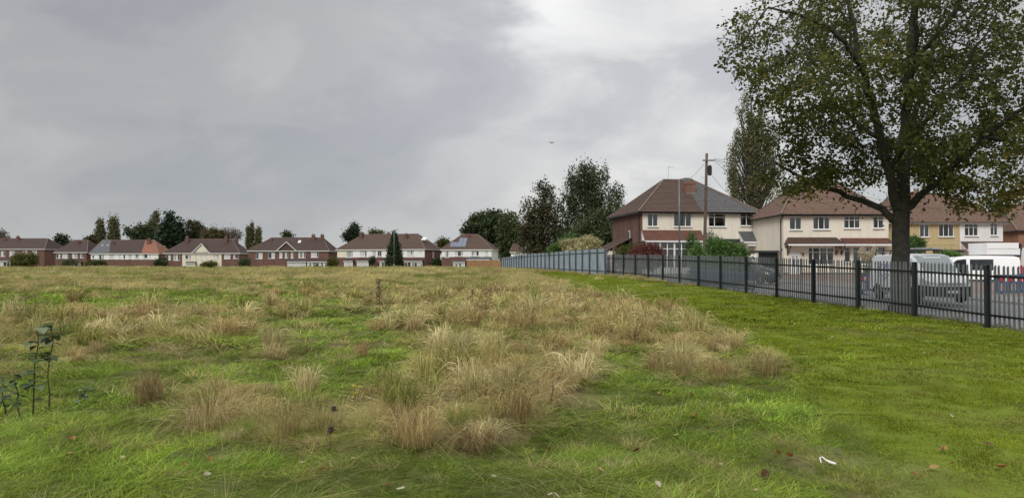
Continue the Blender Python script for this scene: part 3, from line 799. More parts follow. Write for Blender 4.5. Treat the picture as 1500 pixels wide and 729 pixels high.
def wooden_fence():
    Y = 131.0; xa, xb = px(684, 150), px(733, 150); Y = 150
    t = empty('wooden_fence', (xa, Y, zg(xa, Y)), 0, 'orange-brown timber panel fence in front of the white house', 'fence')
    z0 = 0; H = 2.05 - zg(xa, Y); n = 4; w_ = (xb - xa) / n
    for i in range(n + 1):
        mb = MB(); mb.box(i * w_ - .06, i * w_ + .06, -.06, .06, -.3, H + .06); mb.build('post', MAT['fence_wood'], t)
    for i in range(n):
        mb = MB(); k = 11; bw = (w_ - .12) / k
        for j in range(k):
            x = i * w_ + .06 + j * bw; hh = H + random.gauss(0, .012); y = random.uniform(-.006, .006)
            mb.box(x + .004, x + bw - .004, -.012 + y, .012 + y, -.1, hh)
        mb.box(i * w_ + .06, (i + 1) * w_ - .06, .02, .06, .3, .38); mb.box(i * w_ + .06, (i + 1) * w_ - .06, .02, .06, H - .35, H - .27)
        mb.build('panel', MAT['fence_wood'], t)
wooden_fence()
# ------------------------------------------------------------------ houses
def courses(mb, a, b, c, d, n, thick=.03):
    """a roof slope laid in n overlapping courses; a-b is the eave, d-c the top edge"""
    a, b, c, d = map(Vector, (a, b, c, d))
    e = (b - a).normalized(); nrm = (b - a).cross(d - a).normalized()
    if nrm.z < 0: nrm = -nrm
    upv = nrm.cross(e)
    if upv.z < 0: upv = -upv
    uv = lambda p: ((p - a).dot(e), (p - a).dot(upv))
    for i in range(n):
        t0, t1 = i / n, (i + 1) / n
        L0, R0, L1, R1 = a.lerp(d, t0), b.lerp(c, t0), a.lerp(d, t1), b.lerp(c, t1)
        jig = random.uniform(.8, 1.2)
        q = [L0 + nrm * thick * jig, R0 + nrm * thick * jig, R1 + nrm * .004, L1 + nrm * .004]
        mb.face(q, [uv(p) for p in q])
        q = [L0 - nrm * .002, R0 - nrm * .002, R0 + nrm * thick * jig, L0 + nrm * thick * jig]
        mb.face(q, [(uv(L0)[0], uv(L0)[1]), (uv(R0)[0], uv(R0)[1])] + [(uv(R0)[0], uv(R0)[1] + .02), (uv(L0)[0], uv(L0)[1] + .02)])
def wall_panel(mb, x0, x1, z0, z1, y, holes, reveal=.11):
    """front wall in the plane y (facing -y) with real openings and reveals"""
    hs = [(max(h[0], x0), min(h[1], x1), max(h[2], z0), min(h[3], z1)) for h in holes]
    hs = [h for h in hs if h[1] - h[0] > 1e-4 and h[3] - h[2] > 1e-4]
    xs = sorted({x0, x1, *[h[0] for h in hs], *[h[1] for h in hs]}); zs = sorted({z0, z1, *[h[2] for h in hs], *[h[3] for h in hs]})
    for i in range(len(xs) - 1):
        for j in range(len(zs) - 1):
            mx, mz = (xs[i] + xs[i + 1]) / 2, (zs[j] + zs[j + 1]) / 2
            if any(h[0] < mx < h[1] and h[2] < mz < h[3] for h in hs): continue
            mb.face([(xs[i], y, zs[j]), (xs[i + 1], y, zs[j]), (xs[i + 1], y, zs[j + 1]), (xs[i], y, zs[j + 1])],
                    [(xs[i], zs[j]), (xs[i + 1], zs[j]), (xs[i + 1], zs[j + 1]), (xs[i], zs[j + 1])])
    for h in hs:
        a, b, c, d = h; r = y + reveal
        mb.face([(a, y, c), (a, y, d), (a, r, d), (a, r, c)]); mb.face([(b, y, c), (b, r, c), (b, r, d), (b, y, d)])
        mb.face([(a, y, d), (b, y, d), (b, r, d), (a, r, d)]); mb.face([(a, y, c), (a, r, c), (b, r, c), (b, y, c)])
def window(parent, x0, x1, z0, z1, y, lights=(1,), transom=None, near=True, bar=.06, frame='white_plastic', sill=True, curtain=.5, name='window', dark=False):
    """frame with mullions, a pane behind it, a sill; curtains hang behind clear glass on the near houses"""
    mb = MB(); b = bar; d = .07
    mb.box(x0 + .002, x1 - .002, y, y + d, z0 + .002, z0 + b); mb.box(x0 + .002, x1 - .002, y, y + d, z1 - b, z1 - .002)
    mb.box(x0 + .002, x0 + b, y, y + d, z0 + b, z1 - b); mb.box(x1 - b, x1 - .002, y, y + d, z0 + b, z1 - b)
    tot = sum(lights); acc = 0; cuts = [x0]
    for q in lights[:-1]:
        acc += q; cx_ = x0 + (x1 - x0) * acc / tot; cuts.append(cx_)
        mb.box(cx_ - b * .55, cx_ + b * .55, y, y + d, z0 + b, z1 - b)
    cuts.append(x1)
    if transom:
        zt = z0 + (z1 - z0) * transom
        for i in range(len(cuts) - 1):
            if transom and (near or i % 2 == 0): mb.box(cuts[i] + b * .56, cuts[i + 1] - b * .56, y + .004, y + d - .004, zt - b * .4, zt + b * .4)
    o = mb.build(name, MAT[frame], parent)
    g = MB(); g.face([(x0 + .02, y + .045, z0 + .02), (x1 - .02, y + .045, z0 + .02), (x1 - .02, y + .045, z1 - .02), (x0 + .02, y + .045, z1 - .02)])
    g.build('pane', MAT['window_glass' if near else 'dark_glass'], o)
    if near:
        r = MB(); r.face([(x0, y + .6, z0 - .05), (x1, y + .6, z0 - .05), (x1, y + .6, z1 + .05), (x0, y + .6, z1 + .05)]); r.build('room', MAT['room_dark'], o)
        if curtain > 0:
            c = MB(); half = (x1 - x0) * curtain / 2
            for xa, xb in ((x0, x0 + half), (x1 - half, x1)):
                k = max(4, int((xb - xa) / .06)); zz = z0 + .02
                for i in range(k):
                    u0, u1 = xa + (xb - xa) * i / k, xa + (xb - xa) * (i + 1) / k
                    y0, y1 = y + .14 + .025 * math.sin(i * 1.9), y + .14 + .025 * math.sin((i + 1) * 1.9)
                    c.face([(u0, y0, zz), (u1, y1, zz), (u1, y1, z1), (u0, y0, z1)])
            c.build('curtain', MAT['curtain_cloth'], o)
    elif not dark:
        c = MB(); n_ = len(lights)
        for i in range(n_):
            if random.random() < .75:
                xa, xb = cuts[i] + b, cuts[i + 1] - b
                if random.random() < .4: xb = xa + (xb - xa) * .6
                c.face([(xa, y + .035, z0 + b), (xb, y + .035, z0 + b), (xb, y + .035, z1 - b), (xa, y + .035, z1 - b)])
        if c.v: c.build('blind', MAT['curtain_cloth'], o)
    if sill:
        s = MB(); s.box(x0 - .05, x1 + .05, y - .17, y + .01, z0 - .07, z0 - .003); s.build('sill', MAT[frame if near else 'white_plastic'], o)
    return o
def chimney(parent, x, y, z0, z1, sx=.95, sy=.55, pots=2, mat='red_brick'):
    mb = MB(); mb.box(x - sx / 2, x + sx / 2, y - sy / 2, y + sy / 2, z0, z1 - .25)
    mb.box(x - sx / 2 - .05, x + sx / 2 + .05, y - sy / 2 - .05, y + sy / 2 + .05, z1 - .25, z1 - .1)
    mb.box(x - sx / 2 - .02, x + sx / 2 + .02, y - sy / 2 - .02, y + sy / 2 + .02, z1 - .1, z1)
    o = mb.build('chimney', MAT[mat], parent)
    for k in range(pots):
        p = MB(); xx = x + (k - (pots - 1) / 2) * .36
        p.lathe((xx, y, z1), [(.13, 0), (.12, .08), (.1, .3), (.125, .32), (.125, .37), (.085, .37)], 10); p.build('chimney_pot', MAT['ridge_clay'], o, True)
    return o
def hip_roof(parent, W, D, He, rise, hL, hR, over, mat, n, matR=None, split=None, eave='white_plastic', thick=.03, ridge='ridge_clay', backpitch=True):
    o = over; yr = D / 2
    A, B, Cc, E_ = (-o, -o, He), (W + o, -o, He), (W + o, D + o, He), (-o, D + o, He)
    R1, R2 = (hL, yr, He + rise), (W - hR, yr, He + rise)
    if matR is None:
        mb = MB(); courses(mb, A, B, R2, R1, n, thick); courses(mb, E_, A, R1, R1, n, thick); courses(mb, B, Cc, R2, R2, n, thick); courses(mb, Cc, E_, R1, R2, n, thick)
        roof = mb.build('roof', MAT[mat], parent)
    else:
        S0, S1 = (split, -o, He), (max(split, hL), yr, He + rise); T0 = (split, D + o, He)
        S1 = (min(S1[0], W - hR), yr, He + rise)
        mb = MB(); courses(mb, A, S0, S1, R1, n, thick); courses(mb, E_, A, R1, R1, n, thick); courses(mb, T0, E_, R1, S1, n, thick)
        roof = mb.build('roof', MAT[mat[0]], parent, label=mat[1])
        mb = MB(); m2 = matR[2]; courses(mb, S0, B, R2, S1, m2, thick * 1.3); courses(mb, B, Cc, R2, R2, m2, thick * 1.3); courses(mb, Cc, T0, S1, R2, m2, thick * 1.3)
        roof2 = mb.build('roof', MAT[matR[0]], parent, label=matR[1])
    rd = MB(); up = Vector((0, 0, .03))
    for a, b in ((R1, R2), (A, R1), (E_, R1), (B, R2), (Cc, R2)):
        a, b = Vector(a) + up, Vector(b) + up
        if (b - a).length < .2: continue
        k = max(2, int((b - a).length / .45))
        for i in range(k):      # half-round ridge tiles, one lapping the next
            rd.tube([a.lerp(b, i / k), a.lerp(b, (i + 1.04) / k)], [.085, .105], 7)
    rd.build('ridge_tiles', MAT[ridge], roof, True)
    s = MB(); s.face([(-o, -o, He - .02), (-o, D + o, He - .02), (W + o, D + o, He - .02), (W + o, -o, He - .02)])
    s.box(-o, W + o, -o - .02, -o, He - .17, He - .01); s.box(-o, W + o, D + o, D + o + .02, He - .17, He - .01)
    s.box(-o - .02, -o, -o - .02, D + o + .02, He - .17, He - .01); s.box(W + o, W + o + .02, -o - .02, D + o + .02, He - .17, He - .01)
    s.build('fascia', MAT[eave], parent)
    return roof
def gutter(parent, x0, x1, y, z, mat='black_plastic'):
    mb = MB(); n = 6
    for i in range(n):
        a0, a1 = math.pi + math.pi * i / n, math.pi + math.pi * (i + 1) / n
        mb.face([(x0, y + .06 * math.cos(a0), z + .06 * math.sin(a0)), (x1, y + .06 * math.cos(a0), z + .06 * math.sin(a0)), (x1, y + .06 * math.cos(a1), z + .06 * math.sin(a1)), (x0, y + .06 * math.cos(a1), z + .06 * math.sin(a1))])
    return mb.build('gutter', MAT[mat], parent)
def pipe(parent, pts, r=.04, mat='black_plastic', name='downpipe'):
    mb = MB(); mb.tube(pts, r, 7); return mb.build(name, MAT[mat], parent)
def aerial(parent, x, y, z, h=1.6, rz=.4):
    mb = MB(); mb.tube([(x, y, z), (x, y, z + h)], .02, 5)
    c, s = math.cos(rz), math.sin(rz)
    mb.beam((x - .1 * c, y - .1 * s, z + h * .92), (x + .9 * c, y + .9 * s, z + h * .92), .02)
    for k in range(7): q = .1 + .11 * k; mb.beam((x + q * c - .16 * s, y + q * s + .16 * c, z + h * .92), (x + q * c + .16 * s, y + q * s - .16 * c, z + h * .92), .012)
    return mb.build('aerial', MAT['aluminium'], parent)
def lean_roof(parent, x0, x1, y0, z0, y1, z1, mat, n, cheek=None, name='skirt_roof', hipends=0.0, eave='white_plastic'):
    """mono-pitch roof from wall (y1,z1) out to eave (y0,z0)"""
    mb = MB(); courses(mb, (x0, y0, z0), (x1, y0, z0), (x1 - hipends, y1, z1), (x0 + hipends, y1, z1), n)
    if hipends:
        mb.face([(x0, y0, z0), (x0 + hipends, y1, z1), (x0, y1, z0)]); mb.face([(x1, y0, z0), (x1, y1, z0), (x1 - hipends, y1, z1)])
    o = mb.build(name, MAT[mat], parent)
    f = MB(); f.box(x0 + .02, x1 - .02, y0 + .004, y0 + .03, z0 - .16, z0 - .012); f.face([(x0, y0 + .01, z0 - .02), (x0, y1, z0 - .02), (x1, y1, z0 - .02), (x1, y0 + .01, z0 - .02)])
    f.build('fascia', MAT[eave], o)
    if cheek and not hipends:
        c = MB()
        for x in (x0 + .012, x1 - .012): c.face([(x, y0 + .03, z0 - .02), (x, y1, z0 - .02), (x, y1, z1 - .02)])
        c.build('cheek', MAT[cheek], o)
    return o
class House:
    """a building whose front faces the field: local x along the front, y to the back"""
    def __init__(s, name, label, cat, x, Y, gz, rz, W, D, group=None):
        s.X, s.Y, s.gz, s.rz, s.W, s.D = x, Y, gz, rz, W, D
        s.t = empty(name, (x, Y, gz), rz, label, cat, group)
        s.c, s.s = math.cos(rz), math.sin(rz); s.holes = []; s.wins = []
    def lx(s, pxx, dy=0.0):
        u = (pxx - 750) / FPX; X0, Y0 = s.X - dy * s.s, s.Y + dy * s.c
        return (u * Y0 - X0) / (s.c - u * s.s)
    def lz(s, pxx, py, dy=0.0):
        t = s.lx(pxx, dy); Y = s.Y + dy * s.c + t * s.s
        return pz(py, Y) - s.gz
    def win(s, a, b, t, bt, lights=(1,), transom=None, **k):
        """window measured in the photograph, cut into the front wall"""
        x0, x1 = s.lx(a), s.lx(b); m = (a + b) / 2
        z1, z0 = s.lz(m, t), s.lz(m, bt)
        s.holes.append((x0, x1, z0, z1)); s.wins.append((x0, x1, z0, z1, lights, transom, k))
    def walls(s, zones, He, sides, side_zones=None, back=None, near=True):
        """zones: (x0, x1, z0, z1, material); merged per material into wall parts"""
        per = {}
        for (x0, x1, z0, z1, m) in zones:
            per.setdefault(m, MB()); wall_panel(per[m], x0, x1, z0, z1, 0.0, s.holes)
        for m, x, flip in ((sides[0], 0.0, True), (sides[1], s.W, False)):
            mb = per.setdefault(m, MB())
            q = [(x, 0, -.8), (x, s.D, -.8), (x, s.D, He), (x, 0, He)]
            mb.face(q if not flip else q[::-1], [(p[1], p[2]) for p in (q if not flip else q[::-1])])
        mb = per.setdefault(back or sides[0], MB()); mb.face([(s.W, s.D, -.8), (0, s.D, -.8), (0, s.D, He), (s.W, s.D, He)])
        for m, mb in per.items(): mb.build('wall', MAT[m], s.t)
        for (x0, x1, z0, z1, li, tr, k) in s.wins: window(s.t, x0, x1, z0, z1, .035, li, tr, near=near, **k)

# ---- near house with one brown and one grey roof
def near_house_a():
    Y0 = 75.0; rz = R(8.5); x0 = px(939, Y0)
    gz = float(z_base(x0, Y0)) + .1
    h = House('semi_detached_house', 'cream semi-detached pair with half brown and half grey tiled roof', 'house', x0, Y0, gz, rz, 10, 10.2, 'houses along the street')
    h.W = W = h.lx(1110.5); He = h.lz(945, 310)
    mid = h.lx(1027.5)
    h.win(948.8, 964, 312.5, 331.6, (1, 1), curtain=.9); h.win(987, 1013.2, 312, 331.8, (1, 1, 1), curtain=.9)
    h.win(1038, 1063.5, 312.8, 331.8, (.55, 1), .72, curtain=.25); h.win(1084.6, 1102.4, 312.2, 330.6, (1, .9), .72, curtain=.6)
    zs = h.lz(985, 337)
    h.win(950, 1024, 357, 385, (1, 1, 1, 1, 1), .72, curtain=.7); h.win(1040, 1070, 357, 383, (1, 1, 1), .72, curtain=.5)
    h.walls([(0, mid, -.8, He, 'cream_render'), (mid, W, -.8, He, 'pale_cream_render')], He, ('dark_brick', 'pale_cream_render'))
    # brick quoin strip at the left corner
    q = MB(); q.box(-.004, .16, -.012, .05, -.8, He - .02); q.build('quoin', MAT['dark_brick'], h.t)
    hip_roof(h.t, W, h.D, He, 3.85, 4.3, 5.0, .38, ('brown_tiles', 'brown plain-tiled half'), 26, ('grey_tiles', 'newer grey half laid in clear horizontal courses', 15), mid, eave='black_plastic', thick=.032)
    cxl = h.lx(1010.5, 3.2); chimney(h.t, cxl, 3.2, He + 1.6, h.lz(1011, 266.5, 3.2), 1.0, .75, 2)
    fl = MB(); fl.box(cxl - .56, cxl + .56, 2.7, 2.82, He + 2.0, He + 2.22); fl.build('flashing', MAT['lead_flashing'], h.t)
    gutter(h.t, -.4, W + .4, -.47, He - .02)
    pipe(h.t, [(-.09, .35, -.4), (-.09, .35, He - .6), (-.09, -.05, He - .3), (-.09, -.42, He - .1)])
    # skirt roof and glazed front of the left half
    lean_roof(h.t, .05, mid - .02, -1.0, h.lz(985, 352.5), -.002, zs, 'red_tiles', 5, 'white_plastic')
    b = MB(); b.box(.25, mid - .2, -.78, -.02, -.4, .55); b.build('bay_wall', MAT['white_render'], h.t)
    for i in range(4):
        xa = .25 + (mid - .45) * i / 4; xb = .25 + (mid - .45) * (i + 1) / 4
        window(h.t, xa, xb, .56, h.lz(985, 354.5), -.8, (1, 1), .74, curtain=.8 if i % 2 else .5, bar=.08, sill=False, name='bay_window')
    # side lean-to on the left
    lt = MB(); lt.box(-2.6, -.02, 3.0, 8.6, -.6, 2.35); lt.build('side_annexe', MAT['cream_render'], h.t)
    mbr = MB(); courses(mbr, (-2.85, 8.7, 2.35), (-2.85, 2.8, 2.35), (-.004, 2.8, 3.75), (-.004, 8.7, 3.75), 8); mbr.build('annexe_roof', MAT['brown_tiles'], h.t)
    # side stair window
    s = MB(); s.box(-.05, -.003, 3.6, 4.15, 3.1, 4.55); s.build('side_window', MAT['white_plastic'], h.t)
    s2 = MB(); s2.box(-.062, -.051, 3.68, 4.07, 3.18, 4.47); s2.build('side_window_pane', MAT['dark_glass'], h.t)
    # porch on the right half
    xa, xb = h.lx(1081), h.lx(1119)
    zt, zb = h.lz(1098, 338.8), h.lz(1098, 354)
    lean_roof(h.t, xa, xb + .1, -1.35, zb, -.002, zt, 'slate_tiles', 5, 'white_render', 'porch_roof')
    pr = empty('porch', (0, 0, 0)); pr.parent = h.t
    mb = MB()
    for x in (xa + .35, xa + 1.55, xb - .75, xb - .1): mb.box(x - .06, x + .06, -1.22, -1.1, -.3, zb - .17)
    mb.box(xa + .35, xb - .1, -1.21, -1.11, zb - .45, zb - .16); mb.build('porch_frame', MAT['white_plastic'], pr)
    g = MB(); g.box(xa + 1.62, xb - .17, -1.17, -1.15, .2, zb - .46); g.build('porch_pane', MAT['dark_glass'], pr)
    dr = MB(); dx0, dx1 = xa + .5, xa + 1.45; dr.box(dx0, dx1, -1.2, -1.14, -.1, 2.0)
    for k in (0, 1): dr.box(dx0 + .12 + .4 * k, dx0 + .42 + .4 * k, -1.213, -1.2, .25, 1.1)
    d = dr.build('door', MAT['white_plastic'], pr)
    fan = MB()
    for k in range(6):
        a0, a1 = math.pi * k / 6, math.pi * (k + 1) / 6; cxx = (dx0 + dx1) / 2
        fan.face([(cxx + .12 * math.cos(a0), -1.206, 1.45 + .12 * math.sin(a0)), (cxx + .3 * math.cos(a0), -1.206, 1.45 + .3 * math.sin(a0)), (cxx + .3 * math.cos(a1), -1.206, 1.45 + .3 * math.sin(a1)), (cxx + .12 * math.cos(a1), -1.206, 1.45 + .12 * math.sin(a1))])
    fan.build('fanlight', MAT['dark_glass'], d)
    pc = MB(); pc.box(mid + .3, xa + .1, -.5, -.004, h.lz(1060, 353) - .12, h.lz(1060, 350)); pc.build('canopy', MAT['plinth_paint'], h.t)
    aerial(h.t, h.lx(1005), 5, He + 3.9, 1.5)
    return h
HA = near_house_a()

def near_house_b():
    Y0 = 68.0; x0 = px(1148, Y0); gz = pz(404.5, Y0)
    h = House('semi_detached_house', 'cream semi-detached house pair with long brown skirt roof beside the tree', 'house', x0, Y0, gz, 0.0, 10, 8.6, 'houses along the street')
    h.W = W = h.lx(1302); He = h.lz(1148, 314); mid = h.lx(1230.5)
    h.win(1156.7, 1174.6, 317.6, 336.4, (1, 1), curtain=1.0); h.win(1191.2, 1216, 317, 335.8, (1, 1, 1), curtain=.55)
    h.win(1236.4, 1260.4, 316.5, 334.2, (1, 1, 1), .68, curtain=.4); h.win(1279.4, 1295, 316.5, 334.2, (1, 1), .68, curtain=.5)
    zt, zb = h.lz(1200, 347.5), h.lz(1200, 357.5)
    h.win(1183.6, 1222, 362, 388, (.7, 1, 1, 1), .72, curtain=.9, bar=.085); h.win(1237, 1246, 362, 384, (1,), .75, curtain=.3); h.win(1249, 1298, 361, 387, (1, 1, 1, 1), .72, curtain=.9, bar=.085)
    h.walls([(0, W, -.8, He, 'cream_render')], He, ('cream_render', 'cream_render'))
    hip_roof(h.t, W, h.D, He, 3.35, 2.9, 2.9, .35, 'worn_tiles', 26, eave='black_plastic')
    gutter(h.t, -.4, W + .4, -.44, He - .02); 
    chimney(h.t, h.lx(1219, 3.2), 3.2, He + 1.4, h.lz(1219, 279, 3.2), 1.1, .75, 3, 'orange_brick'); chimney(h.t, h.lx(1170, 4.9), 4.9, He + 2.0, h.lz(1170, 265.5, 4.9), .6, .6, 1)
    lean_roof(h.t, .02, mid - .01, -1.05, zb, -.003, zt, 'brown_tiles', 7, None, 'skirt_roof', .35)
    lean_roof(h.t, mid + .01, W - .05, -1.05, zb, -.003, zt - .06, 'red_tiles', 6, None, 'skirt_roof', .0)
    # white door and its canopy brackets
    d = MB(); a, b = h.lx(1156.8), h.lx(1171.4); d.box(a, b, -.05, .02, .02, 2.1)
    d.box(a - .07, a - .004, -.07, .0, .02, 2.18); d.box(b + .004, b + .07, -.07, .0, .02, 2.18); d.box(a - .07, b + .07, -.07, 0, 2.104, 2.2)
    for k in (0, 1):
        for z in (.25,): d.box(a + .12 + .36 * k, a + .4 + .36 * k, -.065, -.05, z, z + .6)
    do = d.build('door', MAT['white_plastic'], h.t)
    g = MB(); w_ = b - a
    for k in (0, 1):
        cxx = a + w_ * (.32 + .36 * k); g.box(cxx - .08, cxx + .08, -.058, -.05, 1.0, 1.55); g.box(cxx - .06, cxx + .06, -.058, -.05, 1.7, 1.82)
    g.build('door_pane', MAT['dark_glass'], do)
    for x in (h.lx(1153.5), h.lx(1224.5), h.lx(1232)):
        mb = MB(); mb.beam((x, -.04, zb - 1.0), (x, -.04, zb - .2), .07); mb.beam((x, -.04, zb - .95), (x, -.85, zb - .2), .07); mb.beam((x, -.05, zb - .2), (x, -.95, zb - .2), .07)
        mb.build('bracket', MAT['dead_stem'], h.t)
    lp = MB(); lp.box(h.lx(1176) - .06, h.lx(1176) + .06, -.12, -.01, 1.9, 2.15); lp.build('wall_lamp', MAT['dead_stem'], h.t)
    pl = MB(); pl.box(-.03, W + .03, -.035, -.004, -.5, .32); pl.build('plinth', MAT['plinth_paint'], h.t)
    x = -.08; pipe(h.t, [(x, .5, -.4), (x, .5, He - .5), (x, .25, He - .3), (x, -.38, He - .1)], .05)
    pipe(h.t, [(x, .5, zb - .55), (.25, -.2, zb - .2), (.35, -.95, zb - .1)], .05)
    # open side passage with a dark gate towards the neighbour
    g = MB(); g.box(-1.9, -.12, 1.2, 1.3, -.2, 2.2); g.build('side_gate', MAT['black_plastic'], h.t)
    r = MB(); r.box(-2.0, -.1, .8, 4.0, 2.2, 2.38); r.build('side_passage_roof', MAT['plinth_paint'], h.t)
    aerial(h.t, h.lx(1219, 3.2), 3.2, h.lz(1219, 279, 3.2), 1.2, 2.4)
    return h
HB = near_house_b()

def near_house_c():
    Y0 = 77.0; x0 = px(1306, Y0); gz = float(z_base(x0, Y0)) + .15
    h = House('semi_detached_house', 'semi-detached pair half ochre and half pale grey behind the vans', 'house', x0, Y0, gz, 0.0, 10, 8.6, 'houses along the street')
    h.W = W = h.lx(1469.5); He = h.lz(1350, 325.5); mid = h.lx(1406)
    h.win(1315, 1331, 328, 347, (1, 1), curtain=.6)
    h.win(1347.4, 1361.7, 328.2, 347, (1, 1), curtain=.9); h.win(1375.2, 1397.6, 327.6, 346.6, (1, 1, 1), curtain=.4)
    h.win(1413.2, 1433.4, 327.6, 345.4, (1, 1, 1), .7, curtain=.2); h.win(1451, 1462, 327, 344.8, (1, 1), .7, curtain=.9)
    h.win(1426.5, 1447, 366.5, 374, (1, 1, 1), curtain=.4); h.win(1378, 1404, 368.5, 384, (1, 1, 1, 1), curtain=.9, bar=.08)
    h.walls([(0, mid, -.8, He, 'ochre_render'), (mid, W, -.8, He, 'white_render')], He, ('ochre_render', 'white_render'))
    hip_roof(h.t, W, h.D, He, 3.3, 2.6, 3.1, .35, 'worn_tiles', 26, eave='white_plastic')
    gutter(h.t, -.4, W + .4, -.44, He - .02)
    chimney(h.t, mid - 2.6, 3.4, He + 1.6, He + 3.5, 1.0, .7, 2, 'orange_brick')
    xa = h.lx(1366)
    lean_roof(h.t, xa, mid - .03, -.9, h.lz(1380, 367.5), -.003, h.lz(1380, 365.6), 'dark_tiles', 2, None, 'bay_roof', eave='black_plastic')
    lean_roof(h.t, mid + .02, W + .1, -1.2, h.lz(1435, 365), -.003, h.lz(1435, 353.5), 'brown_tiles', 7, 'white_render', 'porch_roof')
    bd = MB(); bd.box(.03, mid - .02, -.03, -.004, h.lz(1380, 358.8), h.lz(1380, 358)); bd.build('string_course', MAT['ochre_render'], h.t)
    pipe(h.t, [(mid, -.06, 0), (mid, -.06, He - .2)], .035, 'white_plastic')
    return h
HC = near_house_c()
def near_house_d():
    Y0 = 86.0; x0 = px(1492, Y0); gz = float(z_base(x0, Y0)) + .2
    h = House('detached_house', 'red brick house with brown hipped roof at the right edge', 'house', x0, Y0, gz, 0.0, 11, 9, 'houses along the street')
    He = h.lz(1492, 337.5); W = h.W
    h.win(1508, 1530, 341, 358, (1, 1), .7, curtain=.5); h.win(1580, 1610, 341, 358, (1, 1, 1), .7, curtain=.5)
    h.win(1508, 1540, 372, 392, (1, 1, 1), .7, curtain=.5)
    h.walls([(0, W, -.8, He, 'orange_brick')], He, ('orange_brick', 'orange_brick'))
    hip_roof(h.t, W, h.D, He, 3.3, .9, 3, .35, 'worn_tiles', 24, eave='black_plastic')
    chimney(h.t, 6, 4.4, He + 2.4, He + 4.4, 1.0, .7, 2)
    return h
near_house_d()

# ---- the rows beyond the field
def far_house(name, label, xl, xr, Y, eave, ridge, ridge_x, D, zones, wins, sides, roof, sidewin=(), group='houses beyond the field', over=.3, eavec='white_plastic', n=12, rz=0.0):
    """front measured in photograph columns xl..xr, eave and ridge rows, ridge ends"""
    x0 = px(xl, Y); gz = float(z_base(x0, Y)) - .05
    h = House(name, label, 'house', x0, Y, gz, R(rz), 1, D, group)
    He = h.lz(xl, eave); W = h.W = h.lx(xr)
    for wn in wins: h.win(*wn[:4], *(wn[4:] or ((1, 1),)))
    zz = []
    for (a, b, t, bt, m) in zones: zz.append((max(0, h.lx(a)), min(W, h.lx(b)), -.6 if bt is None else h.lz(a, bt), He if t is None else h.lz(a, t), m))
    h.walls(zz, He, sides, near=False)
    Ym = Y + D / 2; rl = h.lx(ridge_x[0], D / 2); rr = h.lx(ridge_x[1], D / 2)
    h.roof = hip_roof(h.t, W, D, He, h.lz((ridge_x[0] + ridge_x[1]) / 2, ridge, D / 2) - He, max(.3, rl), max(.3, W - rr), over, roof, n, eave=eavec)
    h.He = He
    return h
def far_chimney(h, pxx, top, dy, w_=.8, mat='dark_brick'):
    x = h.lx(pxx, dy); z1 = h.lz(pxx, top, dy); chimney(h.t, x, dy, z1 - 1.9, z1, w_, .6, 2, mat)
def far_bay(h, a, b, t, bt, mat='slate_tiles', nl=4):
    """ground-floor bay with its lean-to roof and white windows"""
    x0, x1 = h.lx(a, -.7), h.lx(b, -.7); zt, zb = h.lz((a + b) / 2, t), h.lz((a + b) / 2, bt)
    lean_roof(h.t, x0 - .1, x1 + .1, -.95, zb, -.003, zt, mat, 3, None, 'bay_roof')
    mb = MB(); mb.box(x0, x1, -.7, -.005, -.5, .75); mb.build('bay_wall', MAT['dark_brick'], h.t)
    window(h.t, x0, x1, .76, zb - .17, -.72, (1,) * nl, .72, near=False, bar=.09, sill=False, name='bay_window')
def gablet(h, a, b, apex, apy, ey, dy, wallm, roofm):
    """front gable over the facade: wall triangle plus its two little roof slopes"""
    x0, x1, xm = h.lx(a), h.lx(b), h.lx(apex); ze, za = h.lz(a, ey), h.lz(apex, apy)
    yb = h.D / 2 * (za - h.He) / 3.6 + .6
    mb = MB(); mb.face([(x0, -.06, h.He - .15), (x1, -.06, h.He - .15), (x1, -.06, ze), (xm, -.06, za), (x0, -.06, ze)])
    g = mb.build('gable', MAT[wallm], h.t)
    r = MB(); courses(r, (x0 - .25, yb, ze - .1), (x0 - .25, -.35, ze - .1), (xm, -.35, za + .12), (xm, yb, za + .12), 6)
    courses(r, (x1 + .25, -.35, ze - .1), (x1 + .25, yb, ze - .1), (xm, yb, za + .12), (xm, -.35, za + .12), 6)
    r.build('gable_roof', MAT[roofm], h.t)
    bg_ = MB(); bg_.beam((x0 - .22, -.36, ze - .14), (xm, -.36, za + .05), .03, .16); bg_.beam((x1 + .22, -.36, ze - .14), (xm, -.36, za + .05), .03, .16)
    bg_.build('bargeboard', MAT['white_plastic'], h.t)
def skylight(h, a, b, t, bt, dy0):
    x0, x1 = h.lx(a, dy0), h.lx(b, dy0); z0 = h.lz(a, bt, dy0); sl = 3.8 / (h.D / 2 + .3)
    zr = h.He + (dy0 + .3) * sl
    mb = MB(); Q = [(x0, dy0, zr + .09), (x1, dy0, zr + .09), (x1, dy0 + .75, zr + .75 * sl + .09), (x0, dy0 + .75, zr + .75 * sl + .09)]
    mb.face(Q); mb.face([(p[0], p[1], p[2] - .12) for p in Q][::-1])
    for i in range(4): a_, b_ = Q[i], Q[(i + 1) % 4]; mb.face([(a_[0], a_[1], a_[2] - .12), (b_[0], b_[1], b_[2] - .12), b_, a_])
    mb.build('skylight', MAT['lamp_lens'], h.t)

